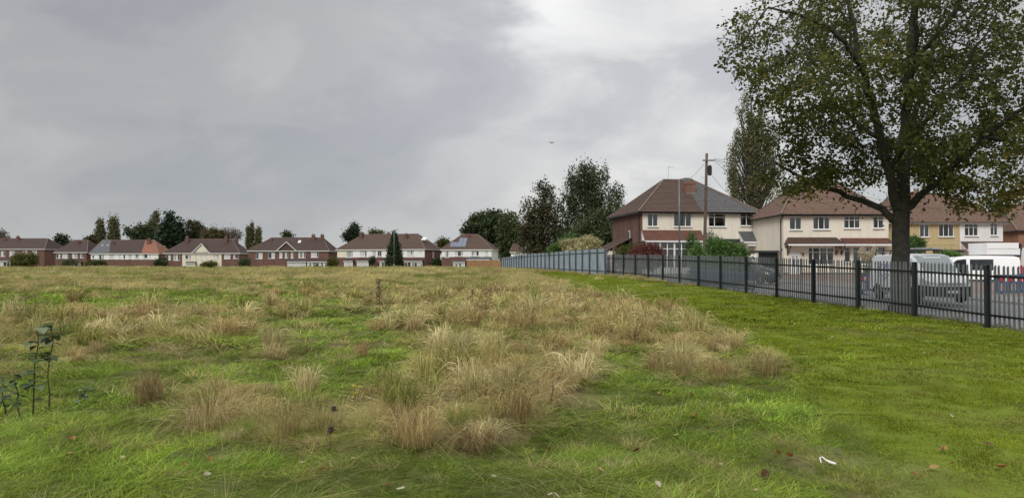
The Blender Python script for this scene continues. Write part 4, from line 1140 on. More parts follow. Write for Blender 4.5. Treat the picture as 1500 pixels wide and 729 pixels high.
def far_rows():
    DB, WR, CR, RB = 'dark_brick', 'far_white_render', 'far_cream_render', 'red_brick'
    # G: white semi with solar panels
    h = far_house('semi_detached_house', 'white semi-detached house with solar panels on its brown roof', 647, 720, 175, 365.4, 343.4, (677, 700), 8.5,
        [(640, 730, None, 376.2, WR), (640, 730, 376.2, None, DB)], [(652, 658, 368, 377, (1, 1, 1)), (666, 678, 367.6, 375.2, (1, 1, .6)), (690, 701.5, 367.6, 374.6, (.4, 1)), (710, 715.5, 368, 374, (1,))],
        (RB, WR), 'brown_tiles', rz=-9)
    far_chimney(h, 685.5, 344, 3.4)
    for (a, b, t, bt) in ((660, 672, 356, 362), (671, 682.5, 351.2, 362)):
        dy = 1.0; sl = 3.9 / 4.6
        x0, x1 = h.lx(a, dy), h.lx(b, dy); y0 = .35; y1 = 2.9 if t < 354 else 1.7
        k = 3 if t > 354 else 2
        for i in range(k):
            xa, xb = x0 + (x1 - x0) * i / k + .03, x0 + (x1 - x0) * (i + 1) / k - .03
            mb = MB(); f = lambda y: h.He + (y + .3) * sl + .12
            Q = [(xa, y0, f(y0)), (xb, y0, f(y0)), (xb, y1, f(y1)), (xa, y1, f(y1))]
            mb.face(Q); mb.face([(p[0], p[1], p[2] - .05) for p in Q][::-1])
            for j in range(4): u, v_ = Q[j], Q[(j + 1) % 4]; mb.face([(u[0], u[1], u[2] - .05), (v_[0], v_[1], v_[2] - .05), v_, u])
            mb.build('solar_panel', MAT['solar_blue'], h.t)
    far_bay(h, 664, 681, 381.5, 383.8, 'slate_tiles', 3)
    lean_roof(h.t, h.lx(684), h.lx(719), -.7, h.lz(700, 380), -.003, h.lz(700, 376), 'slate_tiles', 3)
    aerial(h.t, h.lx(707), 4, h.He + 3, 1.4)
    # F: white-banded terrace behind the cypress
    h = far_house('terraced_houses', 'terrace with a white upper band and brick gable end behind the cypress', 494, 622, 184, 365.6, 343.2, (532, 612), 8.6,
        [(480, 512, None, 377, CR), (512, 640, None, 377, WR), (480, 640, 377, None, DB)],
        [(507, 516.5, 367.6, 377, (1, 1, 1)), (527, 537, 367.4, 376, (1, 1)), (545, 550, 367.4, 375.4), (553, 559, 367.4, 375.4), (569, 579, 367.4, 375.4, (1, 1, 1)), (596, 607, 366.8, 373.4, (1, 1, 1)), (614.5, 617.5, 366.8, 368.6, (1,))],
        (RB, RB), 'brown_tiles', rz=-20)
    far_chimney(h, 529, 341.5, 3.2); far_chimney(h, 569, 341, 5.2, .8); far_chimney(h, 595, 343.5, 3.0)
    for a, b in ((504, 517), (523, 540), (556, 566), (593, 606), (607, 619)): far_bay(h, a, b, 379.6, 382.2, 'dark_tiles', 3)
    skylight(h, 617, 624, 347, 352, 2.4); aerial(h.t, h.lx(569), 5, h.He + 4, 1.6, 1.0)
    sw = MB(); sw.box(h.W + .003, h.W + .05, 4.2, 5.0, 3.0, 4.6); sw.build('side_window', MAT['white_plastic'], h.t)
    # E: brick terrace with a small tiled front gable
    h = far_house('terraced_houses', 'dark red brick terrace with a tile-hung front gable', 364, 481, 190, 367.2, 348.2, (398, 473), 8.6,
        [(350, 500, None, None, DB)], [(375, 384.5, 370, 379, (1, 1, .6)), (393, 402.5, 369.6, 378.6), (409, 413.4, 369.4, 378, (1,)), (417.4, 422, 369.2, 378, (1,)), (426, 430.4, 369, 378, (1,)), (437, 447.4, 368.4, 377.6, (1, 1)), (455.4, 466.4, 367.8, 377, (1, 1))],
        (RB, DB), 'dark_tiles', rz=-3)
    gablet(h, 406, 434, 420, 354.5, 367, 2, 'brown_tiles', 'dark_tiles')
    for c in (397, 459, 472): far_chimney(h, c, 344 if c > 400 else 350, 3.4)
    far_bay(h, 421, 448, 380.4, 383.4, 'slate_tiles', 4); far_bay(h, 450, 479, 379.8, 382.8, 'dark_tiles', 5)
    skylight(h, 436, 440, 351, 355, 2.2); aerial(h.t, h.lx(435), 4, h.He + 3.6, 1.2)
    # D: cream gabled terrace
    h = far_house('terraced_houses', 'terrace with a tall cream front gable and brick right end', 241, 350.5, 198, 370.6, 350.4, (276, 340), 8.6,
        [(230, 267, None, None, DB), (267, 324.5, None, None, CR), (324.5, 360, None, None, DB)],
        [(243, 250, 373.6, 381), (254, 263.4, 373, 381.4, (1, 1, 1)), (271.4, 279.4, 373.2, 379.4), (286.2, 289, 373.4, 380, (1,)), (294, 297, 373.2, 380, (1,)), (301.4, 304, 373, 379.4, (1,)), (311.4, 320, 371.6, 379.2, (1, 1, 1)), (328, 337.4, 371.2, 379.2, (1, 1)), (341.6, 349, 371, 378.8, (1, 1))],
        (RB, RB), 'dark_tiles')
    gablet(h, 281.5, 307.5, 295.4, 357, 371, 2, CR, 'brown_tiles')
    for c in (274, 331): far_chimney(h, c, 346.5, 3.0)
    far_chimney(h, 346, 347, 5.0)
    far_bay(h, 272, 286, 383, 385, 'dark_tiles', 3); aerial(h.t, h.lx(331), 3, h.He + 5, 1.5)
    # C: grey roof, then brown, then red hip; white upper band
    h = far_house('terraced_houses', 'white-banded terrace whose roof turns from grey through brown to red', 133, 232, 205, 371, 351.6, (150, 226), 8.6,
        [(120, 240, None, 380, WR), (120, 240, 380, None, DB)],
        [(135, 138, 374, 378, (1,)), (145, 152, 373, 380, (1, 1)), (160, 167.6, 372.6, 379, (.5, 1)), (174, 177, 373, 379, (1,)), (180.6, 183.4, 373, 379, (1,)), (188, 192.4, 372, 379), (197, 204, 371.8, 378, (1, 1, 1)), (209.4, 216, 371.6, 378, (.4, 1)), (219, 221.4, 371.6, 377.6, (1,))],
        (RB, RB), 'dark_tiles')
    # the grey-slated left house and the red hip on the right stand a little proud of the older roof
    o = .33; W = h.W; He = h.He; rise = 0
    Ym = 205 + 4.3; zr = (EYE - (351.6 - HOR) / FPX * Ym) - h.gz
    xa, xb = h.lx(133), h.lx(161); r0 = (150 - 750) / FPX * Ym - h.X; r1 = (163 - 750) / FPX * Ym - h.X
    mb = MB(); courses(mb, (-o, -o - .02, He + .05), (xb, -o - .02, He + .05), (r1, 4.3, zr + .06), (r0, 4.3, zr + .06), 10); mb.build('roof', MAT['slate_tiles'], h.t, label='grey slate roof with two skylights')
    xs = h.lx(208); q0 = (213 - 750) / FPX * Ym - h.X; q1 = (226 - 750) / FPX * Ym - h.X
    mb = MB(); courses(mb, (xs, -o - .02, He + .05), (W + o + .02, -o - .02, He + .05), (q1, 4.3, zr + .06), (q0, 4.3, zr + .06), 12)
    courses(mb, (W + o + .03, -o, He + .05), (W + o + .03, 8.6 + o, He + .05), (q1 + .05, 4.3, zr + .06), (q1 + .05, 4.3, zr + .06), 12); mb.build('roof', MAT['orange_tiles'], h.t, label='bright orange-red hipped end')
    skylight(h, 147, 150.4, 357, 360, 2.0); skylight(h, 154.4, 158, 357, 360, 2.0)
    for c, y in ((165, 354.5), (218, 350)): far_chimney(h, c, y, 3.0, 1.0)
    aerial(h.t, h.lx(219), 3, h.He + 4.6, 1.6)
    # B
    h = far_house('semi_detached_house', 'low brown brick pair with white windows between two longer rows', 81, 127, 208, 369.4, 351.6, (110, 129), 9.5,
        [(70, 130, None, None, DB)], [(82.4, 88.4, 371.8, 378.4, (1, 1)), (91, 100, 371.6, 378.4, (1, 1, 1)), (105.4, 114, 370, 378.2, (1, 1, 1)), (117.4, 123, 369.8, 377.8, (1, 1))], (RB, RB), 'dark_tiles')
    far_bay(h, 104, 118, 382, 385, 'dark_tiles', 3); aerial(h.t, h.lx(110), 4, h.He + 3, 2.0); far_chimney(h, 115, 353, 3.2, .7)
    # A
    h = far_house('terraced_houses', 'dark-roofed brick terrace at the left edge of the field', -46, 65, 212, 364.6, 349.4, (-20, 70), 11,
        [(-60, 80, None, None, DB)], [(-30, -20, 367, 376), (-16, -8, 367, 376), (1, 8, 367.4, 375.6, (1, 1, 1)), (13.6, 22, 367, 375.4, (1, 1, 1)), (25, 28, 368.4, 374.8, (1,)), (33, 41, 367, 375, (1, 1)), (46, 54, 366.6, 374, (1, 1, 1))], (RB, RB), 'dark_tiles')
    for c, y in ((7, 350), (26, 346.5)): far_chimney(h, c, y, 4.6, .8)
    far_bay(h, 0, 15, 380, 382.4, 'slate_tiles', 3); aerial(h.t, h.lx(58), 4, h.He + 3.4, 1.2)
    # H: the small house seen over the tall fence
    h = far_house('detached_house', 'small house with a round-arched window seen over the tall fence', 748.4, 772, 182, 369.2, 357, (752, 756), 5.5,
        [(740, 800, None, None, WR)], [(753.4, 758.6, 370.4, 378, (1, 1))], (RB, WR), 'brown_tiles')
    mb = MB(); cxx, cz = h.lx(756), h.lz(756, 372.5)
    for k in range(12):
        a0, a1 = math.pi * k / 12, math.pi * (k + 1) / 12
        mb.face([(cxx + .62 * math.cos(a0), -.03, cz + .62 * math.sin(a0)), (cxx + .8 * math.cos(a0), -.03, cz + .8 * math.sin(a0)), (cxx + .8 * math.cos(a1), -.03, cz + .8 * math.sin(a1)), (cxx + .62 * math.cos(a1), -.03, cz + .62 * math.sin(a1))])
    mb.build('window_arch', MAT['dark_brick'], h.t)
far_rows()
# ------------------------------------------------------------------ trees and shrubs
def leaf_mesh(name, P, size, tint, mat, parent, droop=0.0, aspect=.62, upright=0.0, label=None, kindtag=None):
    """P: leaf positions (n,3); one folded four-cornered leaf at each"""
    n = len(P); r = RNG
    d = r.normal(0, 1, (n, 3)); d[:, 2] = d[:, 2] * .6 - droop + upright
    d /= np.linalg.norm(d, axis=1)[:, None]
    q = r.normal(0, 1, (n, 3)); s = np.cross(d, q); s /= np.linalg.norm(s, axis=1)[:, None] + 1e-9
    nn = np.cross(d, s)
    L = size * (1 + r.normal(0, .25, n)).clip(.5, 1.7); W_ = L * aspect
    v0 = P; v1 = P + d * (L * .45)[:, None] + s * (W_ * .5)[:, None] + nn * (L * .10)[:, None]
    v2 = P + d * L[:, None]; v3 = P + d * (L * .45)[:, None] - s * (W_ * .5)[:, None] + nn * (L * .10)[:, None]
    V = np.stack([v0, v1, v2, v3], 1).reshape(-1, 3).astype(np.float32)
    me = bpy.data.meshes.new(name); me.vertices.add(4 * n); me.vertices.foreach_set('co', V.ravel())
    b = np.arange(n) * 4
    T = np.stack([b, b + 1, b + 2, b, b + 2, b + 3], 1).reshape(-1).astype(np.int32)
    me.loops.add(6 * n); me.loops.foreach_set('vertex_index', T)
    me.polygons.add(2 * n); me.polygons.foreach_set('loop_start', (np.arange(2 * n) * 3).astype(np.int32))
    at = me.attributes.new('tint', 'FLOAT', 'FACE'); at.data.foreach_set('value', np.repeat(np.clip(tint, 0, 1), 2).astype(np.float32))
    me.materials.append(mat); me.update(calc_edges=True)
    o = bpy.data.objects.new(name, me); link(o, parent)
    if label: o['label'] = label
    if kindtag: o['kind'] = kindtag
    return o
def vn3(P, s, off=0.0):
    return (vnoise(P[:, 0] * s + off, P[:, 1] * s + 7.7 * off) + vnoise(P[:, 1] * s + 31 + off, P[:, 2] * s) + vnoise(P[:, 2] * s + 63, P[:, 0] * s + off)) / 3
def blob_sprays(blobs, n, shell=.55):
    """spray centres spread through ellipsoids (cx,cy,cz,rx,ry,rz), thinned by noise so gaps stay open"""
    B = np.array(blobs); wgt = (B[:, 3] * B[:, 4] * B[:, 5]) ** (2 / 3); wgt /= wgt.sum()
    k = RNG.choice(len(B), n * 2, p=wgt)
    d = RNG.normal(0, 1, (n * 2, 3)); d /= np.linalg.norm(d, axis=1)[:, None]
    rr = shell + (1 - shell) * RNG.random(n * 2) ** .6; rr = np.where(RNG.random(n * 2) < .25, RNG.random(n * 2) ** .5, rr)
    rr = rr * (1 + RNG.normal(0, .09, n * 2))
    P = B[k, :3] + d * rr[:, None] * B[k, 3:6]
    sc = 2.2 / max(B[:, 3].max(), .5)
    keep = vn3(P, sc, 3.3) > .40
    P = P[keep][:n]
    return P
def bush_tree(name, label, cat, X, Y, blobs, nspray, perspray, spread, leafsz, mat, group=None, bark='bark', trunk=None, droop=0.0, upright=0.0, elong=(1, 1, 1), shell=.55, limbs=26, tint0=.45, aspect=.62, gz=None):
    """blobs are (pixel x, pixel y, pixel half width, pixel half height, depth offset) seen at depth Y"""
    gz = float(z_base(X, Y)) if gz is None else gz
    t = empty(name, (X, Y, gz), 0, label, cat, group)
    k = Y / FPX
    B = [((b[0] - 750) * k - X, (b[4] if len(b) > 4 else 0.0), pz(b[1], Y) - gz, b[2] * k, b[2] * k * .9, b[3] * k) for b in blobs]
    S = blob_sprays(B, nspray, shell)
    S[:, 2] = np.maximum(S[:, 2], .05)
    n = len(S) * perspray
    C_ = np.repeat(S, perspray, 0)
    P = C_ + RNG.normal(0, 1, (n, 3)) * spread * np.array(elong)
    P[:, 2] = np.maximum(P[:, 2], .02)
    tn = np.repeat(RNG.normal(tint0, .20, len(S)), perspray) + RNG.normal(0, .14, n)
    leaf_mesh('crown', P, leafsz, tn, MAT[mat], t, droop, aspect, upright)
    Bm = np.array(B); top = (Bm[:, 2] + Bm[:, 5] * .6).max(); cx_, cy_ = np.average(Bm[:, 0], weights=Bm[:, 3]), 0
    w_ = trunk or max(.06, top * .022)
    mb = MB(); pts = []; m = 7
    for i in range(m):
        f = i / (m - 1); pts.append((cx_ * f + random.gauss(0, .015 * top) * f, cy_ + random.gauss(0, .015 * top) * f, -.2 + (top + .2) * f))
    mb.tube(pts, [w_ * (1.25 if i == 0 else 1) * (1 - .85 * i / (m - 1)) for i in range(m)], 8)
    sel = S[RNG.permutation(len(S))[:limbs]]
    for e in sel:
        e = Vector(e); h0 = min(max(.15 * top, e.z * random.uniform(.35, .7)), top * .95); f = min(1, h0 / top)
        i = min(m - 2, int(f * (m - 1))); a = Vector(pts[i]).lerp(Vector(pts[i + 1]), f * (m - 1) - i)
        mid_ = a.lerp(e, .5) + Vector((0, 0, (e - a).length * .08))
        mb.tube([a, mid_, e], [w_ * .35 * (1 - f * .5), w_ * .2, w_ * .05], 5, False)
    mb.build('trunk', MAT[bark], t, True)
    return t

def fit_col(x0, x1, y0, y1, n, wob=.15, flare=.55):
    """a column of blobs between two rows, for upright crowns"""
    out = []
    for i in range(n):
        f = (i + .5) / n; y = y1 + (y0 - y1) * f; xm = (x0 + x1) / 2 + random.uniform(-wob, wob) * (x1 - x0)
        wd = (x1 - x0) / 2 * (math.sin(math.pi * (.18 + .75 * f)) ** .7)
        out.append((xm, y, max(1.5, wd * random.uniform(.8, 1.05)), (y1 - y0) / n * .85, 0))
    return out
def tree_rows():
    # trees over the tall fence, right of centre
    bush_tree('broadleaf_tree', 'dark spreading tree rising behind the white house with solar panels', 'tree', px(716, 196), 196,
        [(710, 336, 22, 22), (690, 338, 15, 14), (727, 330, 22, 20), (740, 350, 16, 20), (722, 318, 14, 10), (700, 324, 14, 11), (716, 352, 20, 24), (712, 334, 26, 24)], 760, 16, .55, .62, 'dark_leaves', 'trees behind the tall fence')
    bush_tree('broadleaf_tree', 'mid-green leafy tree between the dark spreading tree and the small house', 'tree', px(749, 188), 188,
        [(747, 330, 15, 18), (752, 352, 17, 22), (740, 345, 12, 20), (760, 345, 10, 16), (742, 368, 14, 16)], 600, 15, .5, .55, 'mid_leaves', 'trees behind the tall fence')
    bush_tree('broadleaf_tree', 'thin-topped brownish tree behind the tall blue-grey fence', 'tree', px(794, 104), 104,
        [(790, 330, 26, 28), (802, 300, 20, 24), (780, 310, 17, 20), (795, 280, 11, 14), (778, 338, 16, 22), (808, 325, 20, 26), (775, 342, 16, 18), (812, 352, 22, 20), (785, 358, 24, 14), (805, 282, 6, 12), (830, 345, 18, 24), (800, 368, 40, 10)], 900, 15, .34, .30, 'brown_leaves', 'trees behind the tall fence', limbs=70, upright=.4)
    bush_tree('silver_birch', 'tall drooping dark tree left of the cream houses', 'tree', px(862, 98), 98,
        [(852, 262, 22, 18), (866, 256, 24, 17), (840, 278, 16, 22), (878, 280, 20, 22), (850, 300, 20, 26), (898, 290, 16, 16), (832, 305, 12, 22), (870, 320, 22, 26), (842, 330, 16, 24), (905, 284, 11, 9), (862, 290, 26, 30), (850, 350, 34, 20)], 800, 20, .22, .26, 'dark_leaves', 'trees behind the tall fence', droop=1.2, elong=(1, 1, 2.6), limbs=60, bark='pale_bark')
    bush_tree('broadleaf_tree', 'dense lower green tree beside the brick side wall', 'tree', px(890, 93), 93,
        [(880, 330, 26, 26), (900, 312, 20, 18), (862, 340, 22, 22), (890, 352, 30, 20), (910, 332, 14, 18), (858, 362, 26, 12), (836, 366, 20, 10), (880, 345, 44, 22)], 760, 16, .36, .3, 'mid_leaves', 'trees behind the tall fence', tint0=.25)
    # tall poplar behind the cream houses
    bl = fit_col(1064, 1092, 190, 300, 7) + fit_col(1078, 1112, 140, 300, 9) + fit_col(1100, 1134, 150, 300, 9) + fit_col(1118, 1150, 185, 300, 7) + fit_col(1062, 1084, 240, 305, 4)
    bush_tree('poplar_tree', 'tall grey-green poplar of upright plumes behind the cream houses', 'tree', px(1104, 112), 112, bl, 1250, 15, .26, .27, 'hazed_grey_leaves', None, upright=.5, elong=(.8, .8, 1.9), limbs=120, shell=.4)
    # left horizon
    for i, (x, a, b, y0, y1, lab) in enumerate(((147, 140, 153, 326, 362, 'left and shorter of the two lone poplars behind the grey slate roof'), (166, 158.5, 174.5, 321, 362, 'right and taller of the two lone poplars behind the grey slate roof'), (228, 216, 236, 315, 362, 'poplar between the dark bushy tree and the big dark conifer'))):
        bush_tree('poplar_tree', lab, 'tree', px(x, 300), 300, fit_col(a, b, y0, y1, 6, .06), 260, 12, .55, .8, 'hazed_grey_leaves', 'poplars on the horizon', upright=.6, elong=(.7, .7, 1.7), tint0=.25)
    for x, a, b, y0, lab in ((363.4, 360.4, 366.4, 335.5, 'leftmost of three thin far poplars between the roofs'), (369, 365, 372.4, 331, 'tallest, middle one of three thin far poplars between the roofs'), (378, 374, 383, 334.5, 'rightmost of three thin far poplars between the roofs')):
        bush_tree('poplar_tree', lab, 'tree', px(x, 360), 360, fit_col(a, b, y0, 366, 6, .05), 150, 10, .5, .9, 'hazed_grey_leaves', 'poplars on the horizon', upright=.6, elong=(.7, .7, 1.7), tint0=.3)
    def bt(lab, x, Y, bl, n, mat, sz=.62, **k): return bush_tree(k.pop('name', 'broadleaf_tree'), lab, 'tree', px(x, Y), Y, bl, n, 13, k.pop('spread', .5), sz, mat, 'trees on the horizon', **k)
    bt('small round dark tree behind the dark-roofed left terrace', 90, 255, [(90, 352, 8, 8), (88, 356, 7, 7), (93, 358, 6, 6)], 110, 'conifer_leaves', .7)
    bt('tiny pointed conifer beside the round dark tree', 104, 250, [(104, 357, 3, 5), (104, 361, 4, 4)], 60, 'conifer_leaves', .5, name='conifer_tree')
    bt('small olive bushy tree left of the lone poplars', 132, 260, [(131, 353, 7, 6), (136, 350, 5, 6), (126, 356, 6, 5)], 110, 'brown_leaves', .6)
    bt('bare tan tree at the left edge of the picture', 5, 240, [(3, 349, 8, 11), (9, 356, 6, 8), (-4, 346, 8, 10)], 130, 'twig_leaves', .45, limbs=50)
    bt('dark bushy tree left of the big dark conifer', 206, 245, [(203, 340, 14, 9), (215, 338, 12, 11), (190, 340, 8, 6), (222, 346, 14, 12), (206, 350, 16, 10), (186, 336, 4, 4)], 300, 'dark_leaves')
    bt('big dark twin-topped conifer, blackest tree of the left skyline', 253, 236, [(248, 318, 5, 10), (248, 335, 12, 16), (252, 352, 17, 18), (262, 327, 5, 10), (266, 342, 9, 16), (240, 348, 9, 14), (268, 358, 12, 12)], 620, 'conifer_leaves', .7, name='conifer_tree', shell=.3)
    bt('ragged olive tree right of the big dark conifer', 286, 240, [(283, 338, 11, 13), (291, 334, 7, 10), (278, 328, 6, 6), (293, 346, 10, 12), (276, 350, 9, 10)], 260, 'brown_leaves', .55, limbs=50)
    bt('dull brown tree behind the cream gable', 312, 236, [(312, 343, 9, 9), (304, 346, 8, 9), (320, 346, 8, 9)], 200, 'brown_leaves', .5, limbs=40, tint0=.8)
    bt('bare twiggy grey tree right of the dull brown tree', 338, 238, [(334, 343, 12, 9), (345, 342, 8, 8), (326, 344, 8, 8), (350, 347, 5, 7)], 190, 'twig_leaves', .38, limbs=70)
    bt('small tree poking over the brick terrace roof', 423, 230, [(420, 344, 5, 4), (427, 346, 4, 3), (417, 346, 3, 5)], 60, 'dark_leaves', .5)
    bt('dark pointed evergreen behind the left end of the white-banded terrace', 517, 218, [(518, 339, 7, 7), (512, 346, 8, 8), (524, 347, 7, 7), (519, 333, 3, 4)], 240, 'conifer_leaves', .6, name='conifer_tree')
    bt('small green treetop over the middle of the white-banded terrace', 551, 220, [(548, 341, 5, 4), (557, 342, 5, 3), (552, 344, 8, 4)], 90, 'mid_leaves', .5)
    bt('small olive tree in the gap beside the white semi', 649, 200, [(648, 356, 7, 6), (653, 358, 6, 5), (646, 362, 7, 7)], 130, 'olive_leaves', .5, tint0=.2)
    # cypress in front of the terrace
    t = bush_tree('cypress_tree', 'neat dark cone-shaped cypress in front of the white-banded terrace', 'tree', px(577.6, 166), 166,
        [(577.5, 346, 2.6, 7), (577.5, 354, 5, 8), (577.5, 363, 8, 9), (577.8, 373, 10.5, 10), (578, 382, 12, 9), (578, 388, 12.5, 6)], 900, 13, .22, .34, 'conifer_leaves', None, shell=.6, upright=.6, tint0=.75)
    # shrubs out in the field
    bush_tree('shrub', 'round olive-green shrub on the crest at the far left', 'shrub', px(37, 128), 128, [(35, 379, 15, 8), (45, 378, 11, 8), (24, 382, 9, 6), (37, 384, 19, 6)], 420, 13, .22, .24, 'olive_leaves', 'shrubs on the crest', tint0=.5, gz=float(z_base(px(37, 128), 128)))
    bush_tree('shrub', 'low dull green shrub on the crest left of the slate roof', 'shrub', px(141, 118), 118, [(138, 386, 13, 4), (148, 386, 7, 4), (130, 388, 6, 3)], 220, 12, .18, .2, 'olive_leaves', 'shrubs on the crest', tint0=.15)
    bush_tree('shrub', 'small grey-green bush on the crest below the cream gable', 'shrub', px(310, 112), 112, [(308, 387, 10, 3.6), (300, 389, 6, 3)], 140, 12, .16, .18, 'olive_leaves', 'shrubs on the crest', tint0=.2)
    bush_tree('shrub', 'little dark evergreen before the white-banded terrace left of the cypress', 'shrub', px(546, 178), 178, [(546, 379, 4, 4), (545, 383, 4, 4)], 90, 10, .2, .25, 'conifer_leaves', None)
    for i, (x, wd, top, lb) in enumerate(((236, 9, 377, 'hedge bush at the red-roofed end of the far row'), (358, 8, 378, 'hedge bush between the cream gable terrace and the dark brick terrace'), (488, 7, 377, 'hedge bush before the right end of the dark brick terrace'), (641, 7, 378, 'low bush at the foot of the brick gable end'), (103, 11, 379, 'low bush below the low brown brick pair'))):
        bush_tree('garden_shrub', lb, 'shrub', px(x, 176), 176, [(x, top + 6, wd, 6), (x - wd * .6, top + 8, wd * .6, 5), (x + wd * .6, top + 8, wd * .6, 5)], 120, 12, .2, .3, ('dark_leaves', 'mid_leaves', 'olive_leaves')[i % 3], 'hedge bushes along the far row', tint0=.4)
    # garden shrubs by the near houses
    def sh(nm, lab, x, Y, bl, n, mat, sz=.12, per=14, **k): return bush_tree(nm, lab, 'shrub', px(x, Y), Y, bl, n, per, k.pop('spread', .14), sz, mat, 'garden shrubs', **k)
    sh('flowering_shrub', 'cream-flowered shrub spilling over the tall fence', 850, 80, [(862, 354, 14, 8), (840, 358, 12, 7), (828, 357, 9, 6), (874, 357, 9, 7), (848, 364, 24, 8)], 480, 'cream_flowers', .17, tint0=.62)
    sh('garden_shrub', 'green bush left of the cream-flowered shrub', 826, 82, [(820, 362, 11, 10), (812, 368, 10, 9), (834, 350, 9, 8)], 260, 'hedge_leaves', .17)
    sh('garden_shrub', 'domed purple-brown acer in front of the glazed bay', 958, 66, [(952, 368, 15, 12), (938, 370, 14, 11), (962, 372, 11, 12), (944, 380, 26, 14)], 1200, 'purple_leaves', .11, droop=.8)
    sh('garden_shrub', 'green bush on the left of the purple acer', 925, 68, [(920, 368, 15, 9), (908, 374, 10, 10), (932, 362, 10, 7), (917, 382, 18, 12)], 520, 'olive_leaves', .12, tint0=.25)
    sh('garden_shrub', 'loose tall leafy shrub left of the telegraph pole', 1015, 64, [(1012, 352, 8, 12), (1018, 366, 10, 12), (1008, 372, 8, 12), (1016, 382, 12, 10)], 300, 'hedge_leaves', .12, limbs=40, tint0=.35)
    sh('conifer_shrub', 'narrow bright green conifer just left of the telegraph pole', 1022, 48, [(1022, 364, 5, 8), (1021, 374, 7, 9), (1022, 384, 8, 10), (1022, 396, 9, 12)], 380, 'hedge_leaves', .1, tint0=.7)
    sh('garden_hedge', 'clipped green hedge between the telegraph pole and the porch', 1062, 46, [(1050, 362, 14, 9), (1066, 364, 14, 8), (1082, 368, 12, 8), (1060, 376, 28, 10), (1086, 376, 10, 14), (1056, 392, 34, 14), (1050, 406, 40, 12), (1082, 398, 12, 14)], 2300, 'hedge_leaves', .12, tint0=.45)
    sh('garden_shrub', 'thin sparse shrub standing above the hedge', 1040, 63, [(1040, 346, 5, 8), (1044, 358, 6, 8), (1050, 350, 5, 6)], 90, 'hedge_leaves', .11, limbs=30, tint0=.2)
    sh('garden_shrub', 'green shrub low beside the big tree trunk', 1338, 58, [(1342, 366, 9, 8), (1336, 356, 8, 10), (1346, 358, 8, 9)], 260, 'hedge_leaves', .14, tint0=.3)
    sh('garden_shrub', 'yellow-green shrub behind the second van', 1395, 64, [(1392, 374, 12, 5), (1382, 376, 8, 5), (1402, 376, 8, 4)], 200, 'hedge_leaves', .14, tint0=.8)
tree_rows()

def yucca():
    X, Y = px(1336, 55), 55.0; gz = float(z_base(X, Y))
    t = empty('cordyline_palm', (X, Y, gz), 0, 'spiky green cordyline palm right of the tree trunk', 'plant')
    mb = MB(); mb.tube([(0, 0, -.1), (.04, 0, 1.0), (0, .03, 2.3)], [.12, .1, .09], 8); mb.build('trunk', MAT['bark'], t, True)
    m = MB()
    for i in range(90):
        a = random.random() * 6.283; e = random.uniform(-.5, 1.35); L = random.uniform(.6, 1.0)
        d = Vector((math.cos(a) * math.cos(e), math.sin(a) * math.cos(e), math.sin(e))); s = Vector((-math.sin(a), math.cos(a), 0)) * .03
        p = Vector((0, .03, 2.3)); q = p + d * L * .6; r_ = p + d * L + Vector((0, 0, -.25 * L * math.cos(e)))
        m.face([p - s * .6, p + s * .6, q + s, q - s]); m.face([q - s, q + s, r_])
    o = m.build('fronds', MAT['hedge_leaves'], t)
    at = o.data.attributes.new('tint', 'FLOAT', 'FACE'); at.data.foreach_set('value', np.clip(RNG.normal(.35, .2, len(o.data.polygons)), 0, 1).astype(np.float32))
yucca()
def pampas():
    X, Y = px(1274, 50), 50.0; gz = float(z_base(X, Y))
    t = empty('pampas_grass', (X, Y, gz), 0, 'clump of pale feathery pampas grass behind the white van', 'plant')
    m = MB()
    for i in range(160):
        a = random.random() * 6.283; L = random.uniform(.8, 1.5); o_ = random.uniform(.1, .8)
        p = Vector((random.gauss(0, .15), random.gauss(0, .15), 0)); q = p + Vector((math.cos(a) * o_ * .5, math.sin(a) * o_ * .5, L * .8)); r_ = p + Vector((math.cos(a) * o_ * 1.3, math.sin(a) * o_ * 1.3, L * .7))
        s = Vector((-math.sin(a), math.cos(a), 0)) * .012; m.face([p - s, p + s, q + s, q - s]); m.face([q - s, q + s, r_])
    o = m.build('leaves', MAT['hedge_leaves'], t)
    at = o.data.attributes.new('tint', 'FLOAT', 'FACE'); at.data.foreach_set('value', np.clip(RNG.normal(.6, .2, len(o.data.polygons)), 0, 1).astype(np.float32))
    P = []; st = MB()
    for i in range(15):
        a = random.random() * 6.283; sp = random.uniform(.1, 1.0); h = random.uniform(1.35, 2.05)
        b = Vector((0, 0, .3)); e = Vector((math.cos(a) * sp * .75 , math.sin(a) * sp * .5, h)); tip = e + Vector((math.cos(a) * .35 - .1, math.sin(a) * .2, .38))
        st.tube([b, b.lerp(e, .6) + Vector((0, 0, .2)), e], .008, 4)
        for k in range(170):
            f = random.random(); c = e.lerp(tip, f) + Vector((0, 0, .12 * math.sin(f * 3))); w_ = .09 * math.sin(math.pi * (.12 + .8 * f))
            P.append((c.x + random.gauss(0, w_), c.y + random.gauss(0, w_), c.z + random.gauss(0, w_)))
    st.build('stems', MAT['weed_stem'], t)
    leaf_mesh('plumes', np.array(P), .11, RNG.random(len(P)), MAT['pampas_plume'], t, .3, .3)
pampas()

